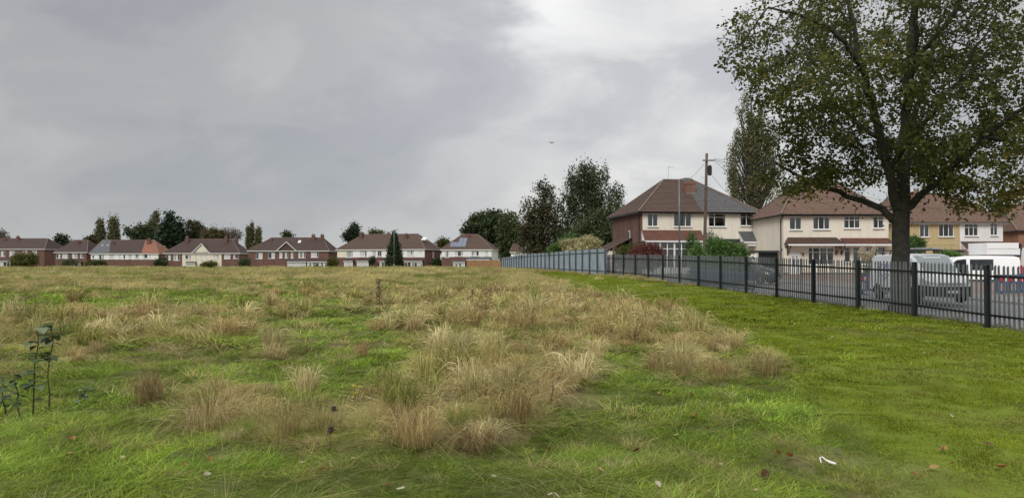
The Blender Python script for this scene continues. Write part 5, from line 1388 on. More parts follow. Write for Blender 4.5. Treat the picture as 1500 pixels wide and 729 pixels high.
# ------------------------------------------------------------------ the big tree by the fence
def big_tree():
    Y = 24.4; X = px(1319, Y); gz = zg(X - .0, Y); k = Y / FPX
    gz = float(z_base(X, Y)) 
    t = empty('lime_tree', (X, Y, gz), 0, 'big broad tree with thinning autumn leaves standing behind the fence', 'tree')
    W3 = lambda x, y, d=0.0: Vector(((x - 1319) * k * (1 + d / Y), d, pz(y, Y) - gz))
    # main limbs traced by eye from the photograph, each given its own depth
    limbs = [
        ([(1319, 465, 0), (1319, 440, 0), (1319, 400, 0), (1320, 350, 0), (1321, 310, 0)], .285, .262),
        ([(1321, 310, 0), (1326, 270, .1), (1333, 220, .3), (1341, 160, .4), (1346, 90, .5), (1350, 20, .4), (1352, -60, .3), (1350, -130, .2)], .24, .06),
        ([(1319, 318, 0), (1305, 285, -.2), (1292, 250, -.5), (1272, 205, -.8), (1256, 165, -1.0), (1243, 130, -1.1), (1228, 80, -1.2), (1215, 30, -1.3), (1205, -30, -1.2)], .17, .045),
        ([(1256, 165, -1.0), (1230, 130, -1.6), (1195, 100, -2.2), (1150, 70, -2.5), (1100, 55, -2.6), (1060, 50, -2.6)], .11, .03),
        ([(1272, 205, -.8), (1270, 160, -.4), (1268, 110, 0), (1262, 60, .5), (1255, 0, .8)], .11, .04),
        ([(1316, 330, 0), (1300, 305, .3), (1280, 292, .7), (1255, 276, 1.2), (1230, 262, 1.6), (1200, 240, 2.0), (1182, 222, 2.2)], .13, .03),
        ([(1322, 312, 0), (1340, 290, -.3), (1358, 270, -.7), (1378, 245, -1.2), (1400, 215, -1.7), (1430, 185, -2.2), (1465, 165, -2.6), (1500, 160, -2.8)], .14, .03),
        ([(1333, 220, .3), (1355, 185, .9), (1380, 140, 1.6), (1405, 90, 2.2), (1425, 40, 2.6), (1440, -20, 2.8)], .13, .035),
        ([(1326, 270, .1), (1350, 240, 1.0), (1385, 215, 2.0), (1420, 200, 2.8), (1455, 205, 3.3)], .11, .03),
        ([(1341, 160, .4), (1325, 120, -.6), (1310, 70, -1.4), (1300, 20, -2.0), (1296, -40, -2.3)], .11, .03),
        ([(1346, 90, .5), (1375, 40, -.8), (1400, -10, -1.6), (1420, -60, -2)], .10, .03),
        ([(1400, 215, -1.7), (1425, 225, -2.4), (1445, 250, -2.8), (1452, 275, -3.0)], .06, .02),
        ([(1230, 262, 1.6), (1205, 265, 1.2), (1190, 266, .8)], .06, .02),
        ([(1292, 250, -.5), (1310, 200, -1.6), (1330, 150, -2.8), (1345, 100, -3.6)], .10, .03),
        ([(1333, 220, .3), (1310, 180, 1.6), (1290, 130, 2.8), (1275, 80, 3.4)], .11, .03),
    ]
    pos = []; par = []; baseR = []
    def add(p, q, r): pos.append(p); par.append(q); baseR.append(r); return len(pos) - 1
    for li, (pl, r0, r1) in enumerate(limbs):
        pts = [W3(*p) for p in pl]
        if li == 0: prev = add(pts[0] + Vector((0, 0, -.15)), -1, r0 * 1.5)
        else:
            prev = min(range(len(pos)), key=lambda i: (pos[i] - pts[0]).length)
        m = len(pts)
        for i in range(1, m):
            seg = (pts[i] - pts[i - 1]); ns = max(1, int(seg.length / .35))
            for j in range(1, ns + 1):
                f = (i - 1 + j / ns) / (m - 1)
                p = pts[i - 1].lerp(pts[i], j / ns) + Vector((random.gauss(0, .03), random.gauss(0, .05), random.gauss(0, .03))) * (1 if li else .2)
                prev = add(p, prev, r0 + (r1 - r0) * f)
    n_limb = len(pos)
    # crown hull: pixel ellipses with depth
    hull = [(1330, 120, 175, 150, 0, 5.6), (1150, 80, 122, 75, -1.5, 3.6), (1082, 60, 70, 62, -2, 2.4), (1220, 40, 130, 90, 0, 4.5), (1440, 120, 120, 120, -.5, 4.4), (1460, 60, 120, 100, 0, 4.2), (1350, -20, 190, 110, 0, 5.4),
            (1200, 190, 62, 34, 1.6, 2.2), (1215, 255, 48, 24, 1.3, 1.6), (1185, 160, 60, 32, .5, 2.6), (1130, 138, 44, 22, -.5, 1.5), (1435, 245, 52, 48, -2.4, 2.0), (1390, 230, 60, 40, .5, 3.0), (1480, 190, 60, 45, -1.5, 3), (1320, 210, 80, 40, 0, 3.0), (1365, 255, 30, 20, -.6, 1.5), (1350, -110, 130, 70, 0, 4), (1230, 215, 62, 40, 1.2, 2), (1198, 255, 44, 30, 1.5, 1.6), (1185, 285, 24, 14, 1.2, 1.0), (1265, 255, 38, 30, 1.0, 1.6), (1425, 265, 50, 40, -2.2, 2), (1402, 298, 34, 20, -1.5, 1.4), (1375, 262, 42, 28, -.8, 1.6)]
    A = []
    vol = np.array([h[2] * h[3] * h[5] for h in hull], float); vol = vol ** .62; vol /= vol.sum()
    for hi in RNG.choice(len(hull), 4000, p=vol):
        h = hull[hi]; d = RNG.normal(0, 1, 3); d /= np.linalg.norm(d); d *= RNG.random() ** (1 / 2.4)
        dep = h[4] + d[1] * h[5]; kk = k * (1 + dep / Y)
        A.append(((h[0] + d[0] * h[2] - 1319) * kk, dep, EYE - (h[1] + d[2] * h[3] - HOR) / FPX * (Y + dep) - gz))
    A = np.array(A); A = A[A[:, 2] > 3.0]
    NP = np.array([tuple(p) for p in pos]); lo = 5
    usable = np.ones(len(pos), bool); usable[:16] = False
    near_i = np.zeros(len(A), int); near_d = np.full(len(A), 1e9)
    def upd(i0):
        for i in range(i0, len(pos)):
            if i < n_limb and not usable[i]: continue
            d = np.linalg.norm(A - np.array(pos[i]), axis=1); k2 = d < near_d; near_d[k2] = d[k2]; near_i[k2] = i
    upd(0); step = .30; alive = np.ones(len(A), bool); done = 0
    for it in range(70):
        act = alive & (near_d < 3.2)
        if not act.any(): break
        dirs = {}
        for ai in np.nonzero(act)[0]:
            v = A[ai] - np.array(pos[near_i[ai]]); dirs.setdefault(int(near_i[ai]), []).append(v / (np.linalg.norm(v) + 1e-9))
        i0 = len(pos)
        for i, vs in dirs.items():
            v = np.mean(vs, 0) + RNG.normal(0, .16, 3) + np.array([0, 0, .04]); v /= np.linalg.norm(v) + 1e-9
            add(pos[i] + Vector(v * step), i, 0)
        upd(i0); alive &= near_d > .42
    n = len(pos); kids = [[] for _ in range(n)]
    for i in range(n):
        if par[i] >= 0: kids[par[i]].append(i)
    rad = np.zeros(n)
    for i in range(n - 1, -1, -1):
        ch = [c for c in kids[i] if c >= n_limb or i >= n_limb]
        rr = (sum(rad[c] ** 2.4 for c in ch)) ** (1 / 2.4) if ch else 0
        rad[i] = max(baseR[i], min(rr, .09) if i >= n_limb else 0, .009)
    for i in range(n_limb, n): rad[i] = min(rad[i], rad[par[i]] * .92 + .001)
    # flare at the foot
    tr = MB(); br = MB(); seen = set()
    stack = [0]
    while stack:
        s0 = stack.pop(); chain = [s0]; cur = s0
        while True:
            ch = [c for c in kids[cur] if c not in seen]
            if not ch: break
            b = max(ch, key=lambda c: rad[c] - (0 if (c < n_limb) == (cur < n_limb) else .2)); seen.add(b)
            for c in ch:
                if c != b: seen.add(c); stack.append(c)
            chain.append(b); cur = b
        idx = ([par[s0]] if par[s0] >= 0 else []) + chain
        if len(idx) < 2: continue
        P_ = [pos[i] for i in idx]; R_ = [rad[i] for i in idx]
        if par[s0] >= 0: R_[0] = min(R_[0], R_[1] * 1.15)
        big = s0 < n_limb
        if s0 == 0:
            R_ = [r * (1 + .42 * math.exp(-max(0, p.z + .1) * 3.2)) for r, p in zip(R_, P_)]
        (tr if s0 == 0 else br).tube(P_, R_, 16 if s0 == 0 else (9 if big else 4), big)
    tro = tr.build('trunk', MAT['bark'], t, True); br.build('branches', MAT['bark'], t, True)
    # leaves hang round the finer twigs
    tw = [i for i in range(n_limb, n) if rad[i] < .045]
    T = np.array([tuple(pos[i]) for i in tw]); tipw = np.array([1.0 if not kids[i] else .55 for i in tw])
    dens = vn3(T, 1.0, 1.7); tipw = tipw * (.03 + 2.1 * sm(.465, .535, dens)) * (1 + .7 * sm(7.5, 4.5, T[:, 2]))
    tipw = tipw * (1 - .22 * sm(6.5, 8.5, T[:, 2]))
    tipw = tipw * (1 - .40 * sm(7.0, 9.5, T[:, 2]) * sm(-1, -5, T[:, 0]))
    per = RNG.poisson(22 * tipw)
    Cc = np.repeat(T, per, 0); m = len(Cc)
    P = Cc + RNG.normal(0, .145, (m, 3)); P[:, 2] -= np.abs(RNG.normal(0, .09, m))
    tn = .37 + .9 * (vn3(P, .35, 9.1) - .5) + RNG.normal(0, .15, m)
    # sprays low and on the outside have turned first
    tn += .16 * sm(-3.5, -7.5, P[:, 0]) * (RNG.random(m) < .5) + .30 * sm(5.5, 3.5, P[:, 2]) * (RNG.random(m) < .55)
    leaf_mesh('foliage', P, .118, tn, MAT['lime_leaves'], t, .5, .72)
    # leaves sprouting along the stem
    sp = [p for p in pos[8:n_limb] if p.z > 3.0]; S = np.array([tuple(p) for p in sp]); S = np.repeat(S, 26, 0)
    P = S + RNG.normal(0, .26, S.shape); leaf_mesh('stem_shoots', P, .1, RNG.normal(.2, .15, len(P)), MAT['lime_leaves'], t, .4, .72)
    print('big tree nodes', n, 'leaves', m)
big_tree()
# ------------------------------------------------------------------ vehicles
def station_loft(mb, st, n_mi=0):
    """st: list of (x, z_bottom, z_belt, z_top, half width low, half width belt, half width top); closed hull along x"""
    rings = []
    for (x, zb, zl, zt, w0, w1, w2) in st:
        r = [(x, -w0 * .9, zb), (x, -w0, zb + .10), (x, -w1, zl - (zl - zb) * .35), (x, -w1 * .985, zl), (x, -w2, zt - .07), (x, -w2 * .86, zt - .012), (x, -w2 * .4, zt + .012)]
        rings.append(r + [(a, -b, c) for a, b, c in r[::-1]])
    m = len(rings[0]); b0 = len(mb.v)
    for r in rings: mb.v += r
    for i in range(len(rings) - 1):
        for k in range(m):
            k2 = (k + 1) % m
            mb.f.append((b0 + i * m + k, b0 + (i + 1) * m + k, b0 + (i + 1) * m + k2, b0 + i * m + k2)); mb.uv += [(0, 0)] * 4; mb.mi.append(n_mi)
    for i, rev in ((0, False), (len(rings) - 1, True)):
        idx = [b0 + i * m + k for k in range(m)]; mb.f.append(tuple(idx[::-1] if rev else idx)); mb.uv += [(0, 0)] * m; mb.mi.append(n_mi)
    return rings
def interp_st(st, x):
    xs = [s[0] for s in st]; return [float(np.interp(x, xs, [s[i] for s in st])) for i in range(7)]
def side_quad(mb, st, xa, xb, ta, tb, side, off=.012, n=4, xta=None, xtb=None):
    """a panel on the upper side of the hull between belt (t=0) and roof edge (t=1), set a little proud"""
    xta = xa if xta is None else xta; xtb = xb if xtb is None else xtb
    for i in range(n):
        P = []
        for f, t in ((i / n, ta), ((i + 1) / n, ta), ((i + 1) / n, tb), (i / n, tb)):
            x = (xa + (xb - xa) * f) if t == ta else (xta + (xtb - xta) * f)
            _, zb, zl, zt, w0, w1, w2 = interp_st(st, x)
            y = w1 * .985 + (w2 - w1 * .985) * t + off; z = zl + (zt - .07 - zl) * t
            P.append((x, side * y, z))
        mb.face(P if side > 0 else P[::-1])
def wheel(t, x, y, r, wd=.2):
    mb = MB(); mb.lathe((x, y - wd / 2, r), [(r * .62, 0), (r * .92, 0), (r, wd * .18), (r, wd * .82), (r * .92, wd), (r * .62, wd)], 22, 'Y')
    w = mb.build('wheel', MAT['tyre_rubber'], t, True)
    h = MB(); h.lathe((x, y - wd / 2 + .012, r), [(.02, -.02), (r * .25, -.02), (r * .58, .01), (r * .62, .03), (r * .62, wd - .05), (r * .58, wd - .03), (.02, wd)], 18, 'Y')
    for k in range(5):
        a = 6.283 * k / 5; h.beam((x + .04 * math.cos(a), y - wd / 2 - .005, r + .04 * math.sin(a)), (x + r * .56 * math.cos(a), y - wd / 2 - .005, r + r * .56 * math.sin(a)), .05, .02)
    h.build('rim', MAT['wheel_metal'], w)
def arch(t, st, x, r, side, mat):
    """dark wheel-arch opening with a lip"""
    mb = MB(); y = side * (interp_st(st, x)[4] + .006); n = 12
    ring = [(x + r * math.cos(math.pi * k / n), y, .30 + (r - .02) * math.sin(math.pi * k / n)) for k in range(n + 1)]
    for k in range(n): q = [(x, y, .28), ring[k], ring[k + 1]]; mb.face(q if side < 0 else q[::-1])
    return mb.build('wheel_arch', MAT['black_plastic'], t)
VAN = [(0, .42, 1.05, 1.72, .88, .90, .80), (.05, .36, 1.06, 1.86, .93, .94, .82), (.3, .32, 1.06, 1.94, .95, .955, .84), (1.6, .30, 1.06, 1.97, .955, .96, .85), (2.85, .30, 1.06, 1.96, .955, .96, .85), (3.2, .30, 1.06, 1.91, .955, .96, .83),
       (3.45, .30, 1.06, 1.79, .955, .955, .79), (3.8, .30, 1.05, 1.50, .95, .945, .74), (4.12, .30, 1.00, 1.20, .94, .92, .70), (4.4, .30, .92, 1.07, .92, .88, .66), (4.62, .30, .82, .94, .86, .82, .6), (4.76, .34, .70, .80, .76, .74, .55), (4.82, .42, .58, .66, .66, .66, .5)]
def van(name, loc, rz, label, cat, rack=True, print_=True, sidewin=False, group='vans parked beyond the fence', high=1.0):
    st = [(x, zb, zl * (1 if high == 1 else 1.03), 1.97 * high if False else zt * high, a, b, c) for x, zb, zl, zt, a, b, c in VAN]
    t = empty(name, loc, rz, label, cat, group)
    mb = MB(); station_loft(mb, st); body = mb.build('body', MAT['van_paint'], t, True)
    try:
        body.data.set_sharp_from_angle(angle=R(38))
    except Exception: pass
    # glass
    for s in (-1, 1):
        g = MB(); side_quad(g, st, 2.72, 3.86, .06, .86, s, .012, 5, 2.75, 3.30); g.build('window', MAT['dark_glass'], t)
        if sidewin:
            g = MB(); side_quad(g, st, 1.35, 2.55, .06, .84, s, .012, 4); g.build('window', MAT['dark_glass'], t)
        d = MB()
        for xx in (2.62, 1.35, 3.95): 
            _, zb, zl, zt, w0, w1, w2 = interp_st(st, xx); y = s * (w1 + .004); d.box(xx - .006, xx + .006, min(y, y - s * .02), max(y, y - s * .02), zb + .2, zl - .02)
        d.box(2.72, 2.9, s * .965 - .012, s * .965 + .012, .93, .97); d.box(1.45, 1.62, s * .965 - .012, s * .965 + .012, .93, .97); d.build('door_trim', MAT['black_plastic'], t)
        r_ = MB(); r_.box(.95, 3.35, s * .962 - .014, s * .962 + .014, .42, .54); r_.build('rubbing_strip', MAT['black_plastic'], t)
        m_ = MB(); m_.box(3.62, 3.78, s * 1.0 - .02, s * 1.17 if s > 0 else s * 1.0 + .02, 1.1, 1.34) if s > 0 else m_.box(3.62, 3.78, -1.17, -.98, 1.1, 1.34)
        m_.build('mirror', MAT['black_plastic'], t)
        for xx in (.82, 3.92):
            arch(t, st, xx, .42, s, 'black_plastic'); wheel(t, xx, s * .86, .325)
        l = MB(); _, zb, zl, zt, w0, w1, w2 = interp_st(st, .03); l.box(-.03, .05, s * .80 - .09, s * .80 + .09, .78, 1.3); l.build('tail_light', MAT['red_reflector'], t)
        hl = MB(); P = []
        hl.face([(4.30, s * .905, .86), (4.66, s * .82, .72), (4.66, s * .80, .86), (4.32, s * .87, 1.0)] if s < 0 else [(4.30, s * .905, .86), (4.32, s * .87, 1.0), (4.66, s * .80, .86), (4.66, s * .82, .72)])
        hl.face([(4.66, s * .82, .72), (4.815, s * .52, .64), (4.77, s * .5, .80), (4.66, s * .80, .86)] if s < 0 else [(4.66, s * .82, .72), (4.66, s * .80, .86), (4.77, s * .5, .80), (4.815, s * .52, .64)])
        o = hl.build('headlight', MAT['lamp_lens'], t)
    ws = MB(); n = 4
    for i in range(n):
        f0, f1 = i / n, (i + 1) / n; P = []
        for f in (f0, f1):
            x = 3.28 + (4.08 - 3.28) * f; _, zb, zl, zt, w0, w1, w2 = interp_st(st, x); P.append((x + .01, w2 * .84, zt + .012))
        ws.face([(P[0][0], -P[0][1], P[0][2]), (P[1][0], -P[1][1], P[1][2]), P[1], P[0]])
    ws.build('windscreen', MAT['sky_pale_windscreen'], t)
    fb = MB()      # bumper, grille and plate
    for (a, b) in (((4.2, -.955, .52), (4.62, -.89, .50)), ((4.62, -.89, .50), (4.84, -.66, .48)), ((4.84, -.66, .48), (4.88, 0, .48)), ((4.88, 0, .48), (4.84, .66, .48)), ((4.84, .66, .48), (4.62, .89, .50)), ((4.62, .89, .50), (4.2, .955, .52))): fb.beam(a, b, .07, .40)
    fb.build('front_bumper', MAT['black_plastic'], t)
    gr = MB()
    for z in (.74, .80): gr.beam((4.80 - (z - .7) * .3, -.42, z), (4.80 - (z - .7) * .3, .42, z), .03, .028)
    gr.build('grille', MAT['black_plastic'], t)
    pl = MB(); pl.box(4.915, 4.925, -.26, .26, .42, .53); pl.build('number_plate', MAT['white_reflector'], t)
    rb = MB(); rb.box(-.07, .0, -.88, .88, .38, .58); rb.build('rear_bumper', MAT['black_plastic'], t)
    if rack:
        rk = MB(); zt = 2.12
        for s in (-1, 1):
            rk.tube([(.25, s * .72, zt), (2.9, s * .72, zt)], .022, 6)
            for xx in (.3, .95, 1.6, 2.25, 2.85): rk.tube([(xx, s * .78, 1.92), (xx, s * .72, zt + (.10 if xx < 1 else 0))], .02, 6)
        for xx in (.3, .95, 1.6, 2.25, 2.85): rk.tube([(xx, -.72, zt), (xx, .72, zt)], .02, 6)
        rk.build('roof_rack', MAT['black_plastic'], t)
        ld = MB()      # ladder strapped on the rack
        for y in (-.32, .05): ld.beam((.9, y, zt + .06), (3.35, y, zt + .06), .03, .07)
        for k in range(10): ld.tube([(1.0 + k * .25, -.32, zt + .06), (1.0 + k * .25, .05, zt + .06)], .014, 6)
        for y in (.2, .32, .44): ld.tube([(.6, y, zt + .05), (3.2, y, zt + .05)], .035, 7)
        lo = ld.build('ladder', MAT['aluminium'], t)
    if print_:
        # blue sign-writing too small to read in the photograph: rows of strokes on the rear half of the side
        p = MB(); rr = random.Random(3)
        for s in (-1, 1):
            for (x0, z0, hgt, ncar) in ((.75, 1.30, .24, 7), (.95, 1.02, .12, 11), (1.0, .84, .10, 10)):
                x = x0
                for c in range(ncar):
                    wch = hgt * .62; _, zb, zl, zt, w0, w1, w2 = interp_st(st, x)
                    f = lambda z: w1 * .985 + (w2 - w1 * .985) * max(0, (z - zl) / (zt - .07 - zl)) + .006
                    def bar(xa, xb, za, zb_):
                        q = [(xa, s * f(za), za), (xb, s * f(za), za), (xb, s * f(zb_), zb_), (xa, s * f(zb_), zb_)]
                        p.face(q if s < 0 else q[::-1])
                    k = rr.randrange(4); th = hgt * .17
                    bar(x, x + th, z0, z0 + hgt)
                    if k != 3: bar(x + th, x + wch * .85, z0 + hgt - th, z0 + hgt)
                    if k in (0, 1): bar(x + th, x + wch * .8, z0 + hgt * .45, z0 + hgt * .45 + th)
                    if k in (0, 2, 3): bar(x + th, x + wch * .85, z0, z0 + th)
                    x += wch * 1.12
        p.build('sign_writing', MAT['blue_print'], t)
    return t
def zr(X, Y): return float(z_base(X, Y))
def place_vans():
    # first van stands along the street, nose towards the camera; the second is side-on with its nose to the left
    X, Y = px(1273, 33.3) + .93, 33.3
    van('white_van', (X, Y, zr(X, Y) + .04), R(-91), 'white panel van with roof rack, ladder and blue lettering behind the tree trunk', 'van')
    Y = 43.8; X = px(1495, Y)
    van('white_van', (X + .47, Y + .82, zr(X, Y) - .12), R(150), 'white van with a dark side window, side-on with its nose to the left', 'van', False, False, True)
    X, Y = 28.0, 40.0
    van('white_van', (X, Y, zr(X, Y) + .06), R(-8), 'white van only whose tall rear edge shows at the right edge of the picture', 'van', False, False, False, high=1.22)
place_vans()
def box_lorry():
    Y = 52.0; X0, X1 = px(1446, Y), px(1494.5, Y); gz = zr(X0, Y) + .15
    t = empty('box_lorry', (X0, Y, gz), 0, 'white box body of a small lorry rising above the second van', 'lorry', 'vans parked beyond the fence')
    zt = pz(355.5, Y) - gz; zb = pz(373, Y) - gz; W = X1 - X0
    mb = MB(); mb.box(0, W, 0, 2.1, zb, zt - .4); mb.box(-.004, W - .12, -.03, 2.13, zt - .4, zt)
    mb.build('box_body', MAT['van_paint'], t)
    tr = MB(); tr.box(W + .002, W + .08, -.04, 2.14, zb - .1, zt - .05); tr.box(.9, W, -.02, 2.1, zb - .14, zb - .004); tr.build('frame', MAT['dark_car_paint'], t)
    ch = MB(); ch.box(-1.2, W, .2, 1.9, .5, .75); ch.build('chassis', MAT['black_plastic'], t)
    cb = MB(); station_loft(cb, [(-1.9, .5, 1.0, 1.2, .8, .8, .7), (-1.75, .45, 1.15, 1.55, .95, .95, .8), (-1.2, .4, 1.2, zb - .15, 1, 1, .85), (-.15, .4, 1.2, zb - .12, 1, 1, .88)])
    for i, v in enumerate(cb.v): cb.v[i] = (v[0], v[1] + 1.05, v[2])
    cb.build('cab', MAT['van_paint'], t, True)
    for x in (-1.0, W - .9):
        for y in (.2, 1.9): wheel(t, x, y, .36)
box_lorry()
CAR = [(0, .42, .78, .92, .72, .74, .55), (.08, .3, .85, 1.0, .82, .83, .6), (.35, .24, .88, 1.30, .86, .87, .60), (.7, .22, .89, 1.44, .87, .88, .61), (1.5, .22, .89, 1.48, .875, .885, .62), (2.2, .22, .89, 1.43, .875, .885, .61), (2.75, .22, .88, 1.18, .87, .88, .60), (3.05, .22, .86, 1.0, .865, .87, .62), (3.5, .22, .80, .92, .85, .84, .6), (3.85, .24, .72, .80, .80, .78, .56), (4.0, .32, .58, .66, .70, .68, .5)]
def car(loc, rz, label):
    t = empty('parked_car', loc, rz, label, 'car')
    st = CAR; mb = MB(); station_loft(mb, st); mb.build('body', MAT['dark_car_paint'], t, True)
    for s in (-1, 1):
        g = MB(); side_quad(g, st, .55, 2.72, .1, .86, s, .012, 6, .75, 2.25); g.build('window', MAT['dark_glass'], t)
        for xx in (.72, 3.25): arch(t, st, xx, .36, s, ''); wheel(t, xx, s * .78, .30, .19)
        h = MB(); q = [(3.55, s * .83, .66), (3.90, s * .68, .58), (3.86, s * .66, .72), (3.55, s * .79, .80)]; h.face(q if s < 0 else q[::-1]); h.build('headlight', MAT['lamp_lens'], t)
        m = MB(); m.box(2.45, 2.58, s * .96 - .09, s * .96 + .09, .92, 1.06); m.build('mirror', MAT['dark_car_paint'], t)
    w = MB(); n = 4; b = MB()
    for i in range(n):
        for (m_, xa, xb, k) in ((w, 2.24, 3.0, .84), (b, .12, .64, .84)):
            P = []
            for f in (i / n, (i + 1) / n):
                x = xa + (xb - xa) * f; q = interp_st(st, x); P.append((x, q[6] * k, q[3] + .014))
            m_.face([(P[0][0], -P[0][1], P[0][2]), (P[1][0], -P[1][1], P[1][2]), P[1], P[0]])
    w.build('windscreen', MAT['dark_glass'], t); b.build('rear_window', MAT['dark_glass'], t)
    bo = MB()      # bonnet overlay: white sky reflection put into its colour
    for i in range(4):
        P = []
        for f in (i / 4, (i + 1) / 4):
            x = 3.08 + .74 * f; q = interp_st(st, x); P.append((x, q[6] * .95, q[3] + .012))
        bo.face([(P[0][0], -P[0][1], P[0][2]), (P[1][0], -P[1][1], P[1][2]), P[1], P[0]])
    bo.build('bonnet', MAT['bonnet_sheen'], t)
    gr = MB(); gr.box(3.975, 4.01, -.4, .4, .42, .56); gr.build('grille', MAT['black_plastic'], t)
    pl = MB(); pl.box(4.012, 4.02, -.26, .26, .32, .42); pl.build('number_plate', MAT['white_reflector'], t)
    return t
_nx, _ny = px(1139, 45.5), 45.5
_cx, _cy = _nx - 4.0 * math.cos(R(42)), _ny + 4.0 * math.sin(R(42))
car((_cx, _cy, zr(_nx, _ny) + .1), R(-42), 'dark hatchback with bright bonnet nosing out from behind the hedge, below the white door')

# ------------------------------------------------------------------ plastic road barriers
def barrier_mesh():
    b = MB(); L = 2.0
    b.box(0, L, -.025, .025, .86, 1.0); b.box(0, L, -.02, .02, .60, .66); b.box(0, L, -.025, .025, .16, .24); b.box(0, .06, -.025, .025, .24, .86); b.box(L - .06, L, -.025, .025, .24, .86)
    for k in range(1, 12): x = L * k / 12; b.box(x - .03, x + .03, -.018, .018, .24, .6)
    b.box(.06, L - .06, -.012, .012, .66, .86)
    for x in (.25, L - .25): b.box(x - .04, x + .04, -.28, .28, 0, .07); b.box(x - .03, x + .03, -.03, .03, .07, .16)
    return b.mesh('barrier_panel', MAT['blue_plastic'])
BM = barrier_mesh()
def barrier(x, y, rz, label, board=True):
    t = empty('road_barrier', (x, y, zr(x, y) + .05), rz, label, 'barrier', 'blue plastic barriers along the road')
    o = bpy.data.objects.new('panel', BM); link(o, t)
    if board:
        r_ = MB(); w_ = MB()
        for k in range(8): (r_ if k % 2 == 0 else w_).box(.1 + k * .225, .1 + (k + 1) * .225, -.032, -.026, .68, .86)
        r_.build('red_stripes', MAT['red_reflector'], t); w_.build('white_stripes', MAT['white_reflector'], t)
    return t
def barriers():
    yaw = math.atan2(1, FSL)
    labs = ['nearest of the plain blue barriers in a line behind the fence, by the dark car', 'second plain blue barrier from the near end of the line behind the fence', 'third plain blue barrier from the near end of the line behind the fence', 'farthest plain blue barrier in the line behind the fence below the hedge']
    y = 34.6
    for i, lb in enumerate(labs):
        x = float(fence_x(y)) + .75 + .04 * (i % 2); barrier(x, y, yaw + .02 * (i % 2), lb, False); y += 2.08
    for i, (p, Y, rz, lb) in enumerate(((1459, 34.5, .05, 'blue barrier with red and white stripes right of the fence post at the right edge'), (1490, 36.0, .25, 'striped blue barrier set farther back at the right edge of the picture'), (1258, 35.5, .5, 'blue barrier with red and white stripes at the rear of the ladder van'))):
        barrier(px(p, Y), Y, rz, lb)
barriers()
def low_board_strip():  # brown strip filled with upright boards on two rails
    Y = 47.0; x0, x1 = px(1405, Y), px(1462, Y)
    t = empty('board_strip', (x0, Y, zr(x0, Y) + .1), 0, 'low row of brown boards below the second van', 'fence')
    n = 16
    for k in range(n):
        m = MB(); w_ = (x1 - x0) / n; m.box(k * w_ + .01, (k + 1) * w_ - .01, -.012, .012, 0, .95 + random.gauss(0, .015)); m.build('board', MAT['pole_wood'], t)
    m = MB(); m.box(0, x1 - x0, .013, .06, .2, .28); m.box(0, x1 - x0, .013, .06, .7, .78); m.build('rail', MAT['pole_wood'], t)
low_board_strip()

# ------------------------------------------------------------------ poles, lamps, wires
def telegraph_pole():
    Y = 58.0; X = px(1031, Y); gz = zr(X, Y); X1 = px(1036, Y); zt = pz(224.5, Y)
    t = empty('telegraph_pole', (X, Y, gz), 0, 'leaning wooden telegraph pole in front of the half-grey roof', 'telegraph pole')
    H = zt - gz; dx_ = X1 - X
    m = MB(); m.tube([(dx_ * f, 0, H * f - .2 * (f == 0)) for f in (0, .25, .5, .75, 1)], [.135, .13, .12, .11, .10], 12); m.build('pole', MAT['pole_wood'], t, True)
    a = MB(); a.box(dx_ - .35, dx_ + .55, -.2, -.12, H - .62, H - .52); a.build('crossarm', MAT['lamp_steel'], t)
    for x in (dx_ - .3, dx_ + .2, dx_ + .5):
        i_ = MB(); i_.lathe((x, -.16, H - .52), [(.03, 0), (.045, .03), (.03, .06), (.045, .09), (.02, .12)], 8); i_.build('insulator', MAT['white_plastic'], t)
    b = MB(); b.lathe((dx_ + .22, -.05, H - 1.75), [(.05, 0), (.16, .06), (.17, .7), (.1, .82)], 10); b.build('junction_box', MAT['black_plastic'], t)
    for k in range(6):
        s = MB(); z = H - 1.9 - k * .55; f = z / H; sd_ = 1 if k % 2 else -1; s.tube([(dx_ * f, 0, z), (dx_ * f + sd_ * .33, 0, z), (dx_ * f + sd_ * .33, 0, z + .05)], .012, 5); s.build('step_iron', MAT['lamp_steel'], t)
    top = Vector((X + dx_ + .1, Y - .15, zt - .55))
    def wire(a, b, sag, lb, r=.013):
        a, b = Vector(a), Vector(b); o0 = a.copy(); m = MB(); n = 14
        m.tube([a.lerp(b, i / n) - o0 - Vector((0, 0, sag * 4 * (i / n) * (1 - i / n))) for i in range(n + 1)], r, 5)
        o = m.build('telephone_wire', MAT['wire']); o.location = o0; tag(o, lb, 'wire', 'wires from the telegraph pole')
    wire(top + Vector((-.35, 0, -.3)), (px(1000, 77), 77, pz(266, 77)), .25, 'wire from the pole down to the left over the brown roof')
    wire(top + Vector((.25, 0, -1.2)), (px(1096, 76.8), 76.4, pz(308, 76)), .3, 'wire from the pole down to the eaves above the porch')
    wire(top + Vector((.4, 0, 0)), (px(1180, 68), 67.6, pz(315, 67.6)), .7, 'lowest of the wires fanning right from the pole, to the cream house')
    wire(top + Vector((.4, 0, .04)), (px(1330, 77), 76.6, pz(322, 76.6)), .9, 'wire fanning right from the pole to the ochre house')
    wire(top + Vector((.4, 0, .08)), (px(1460, 80), 76.6, pz(318, 76.6)), .8, 'wire fanning right from the pole to the pale grey house')
    wire(top + Vector((.4, 0, .12)), (px(1540, 60), 60, pz(236, 60)), .8, 'topmost wire running level to the right from the pole, behind the tree')
telegraph_pole()
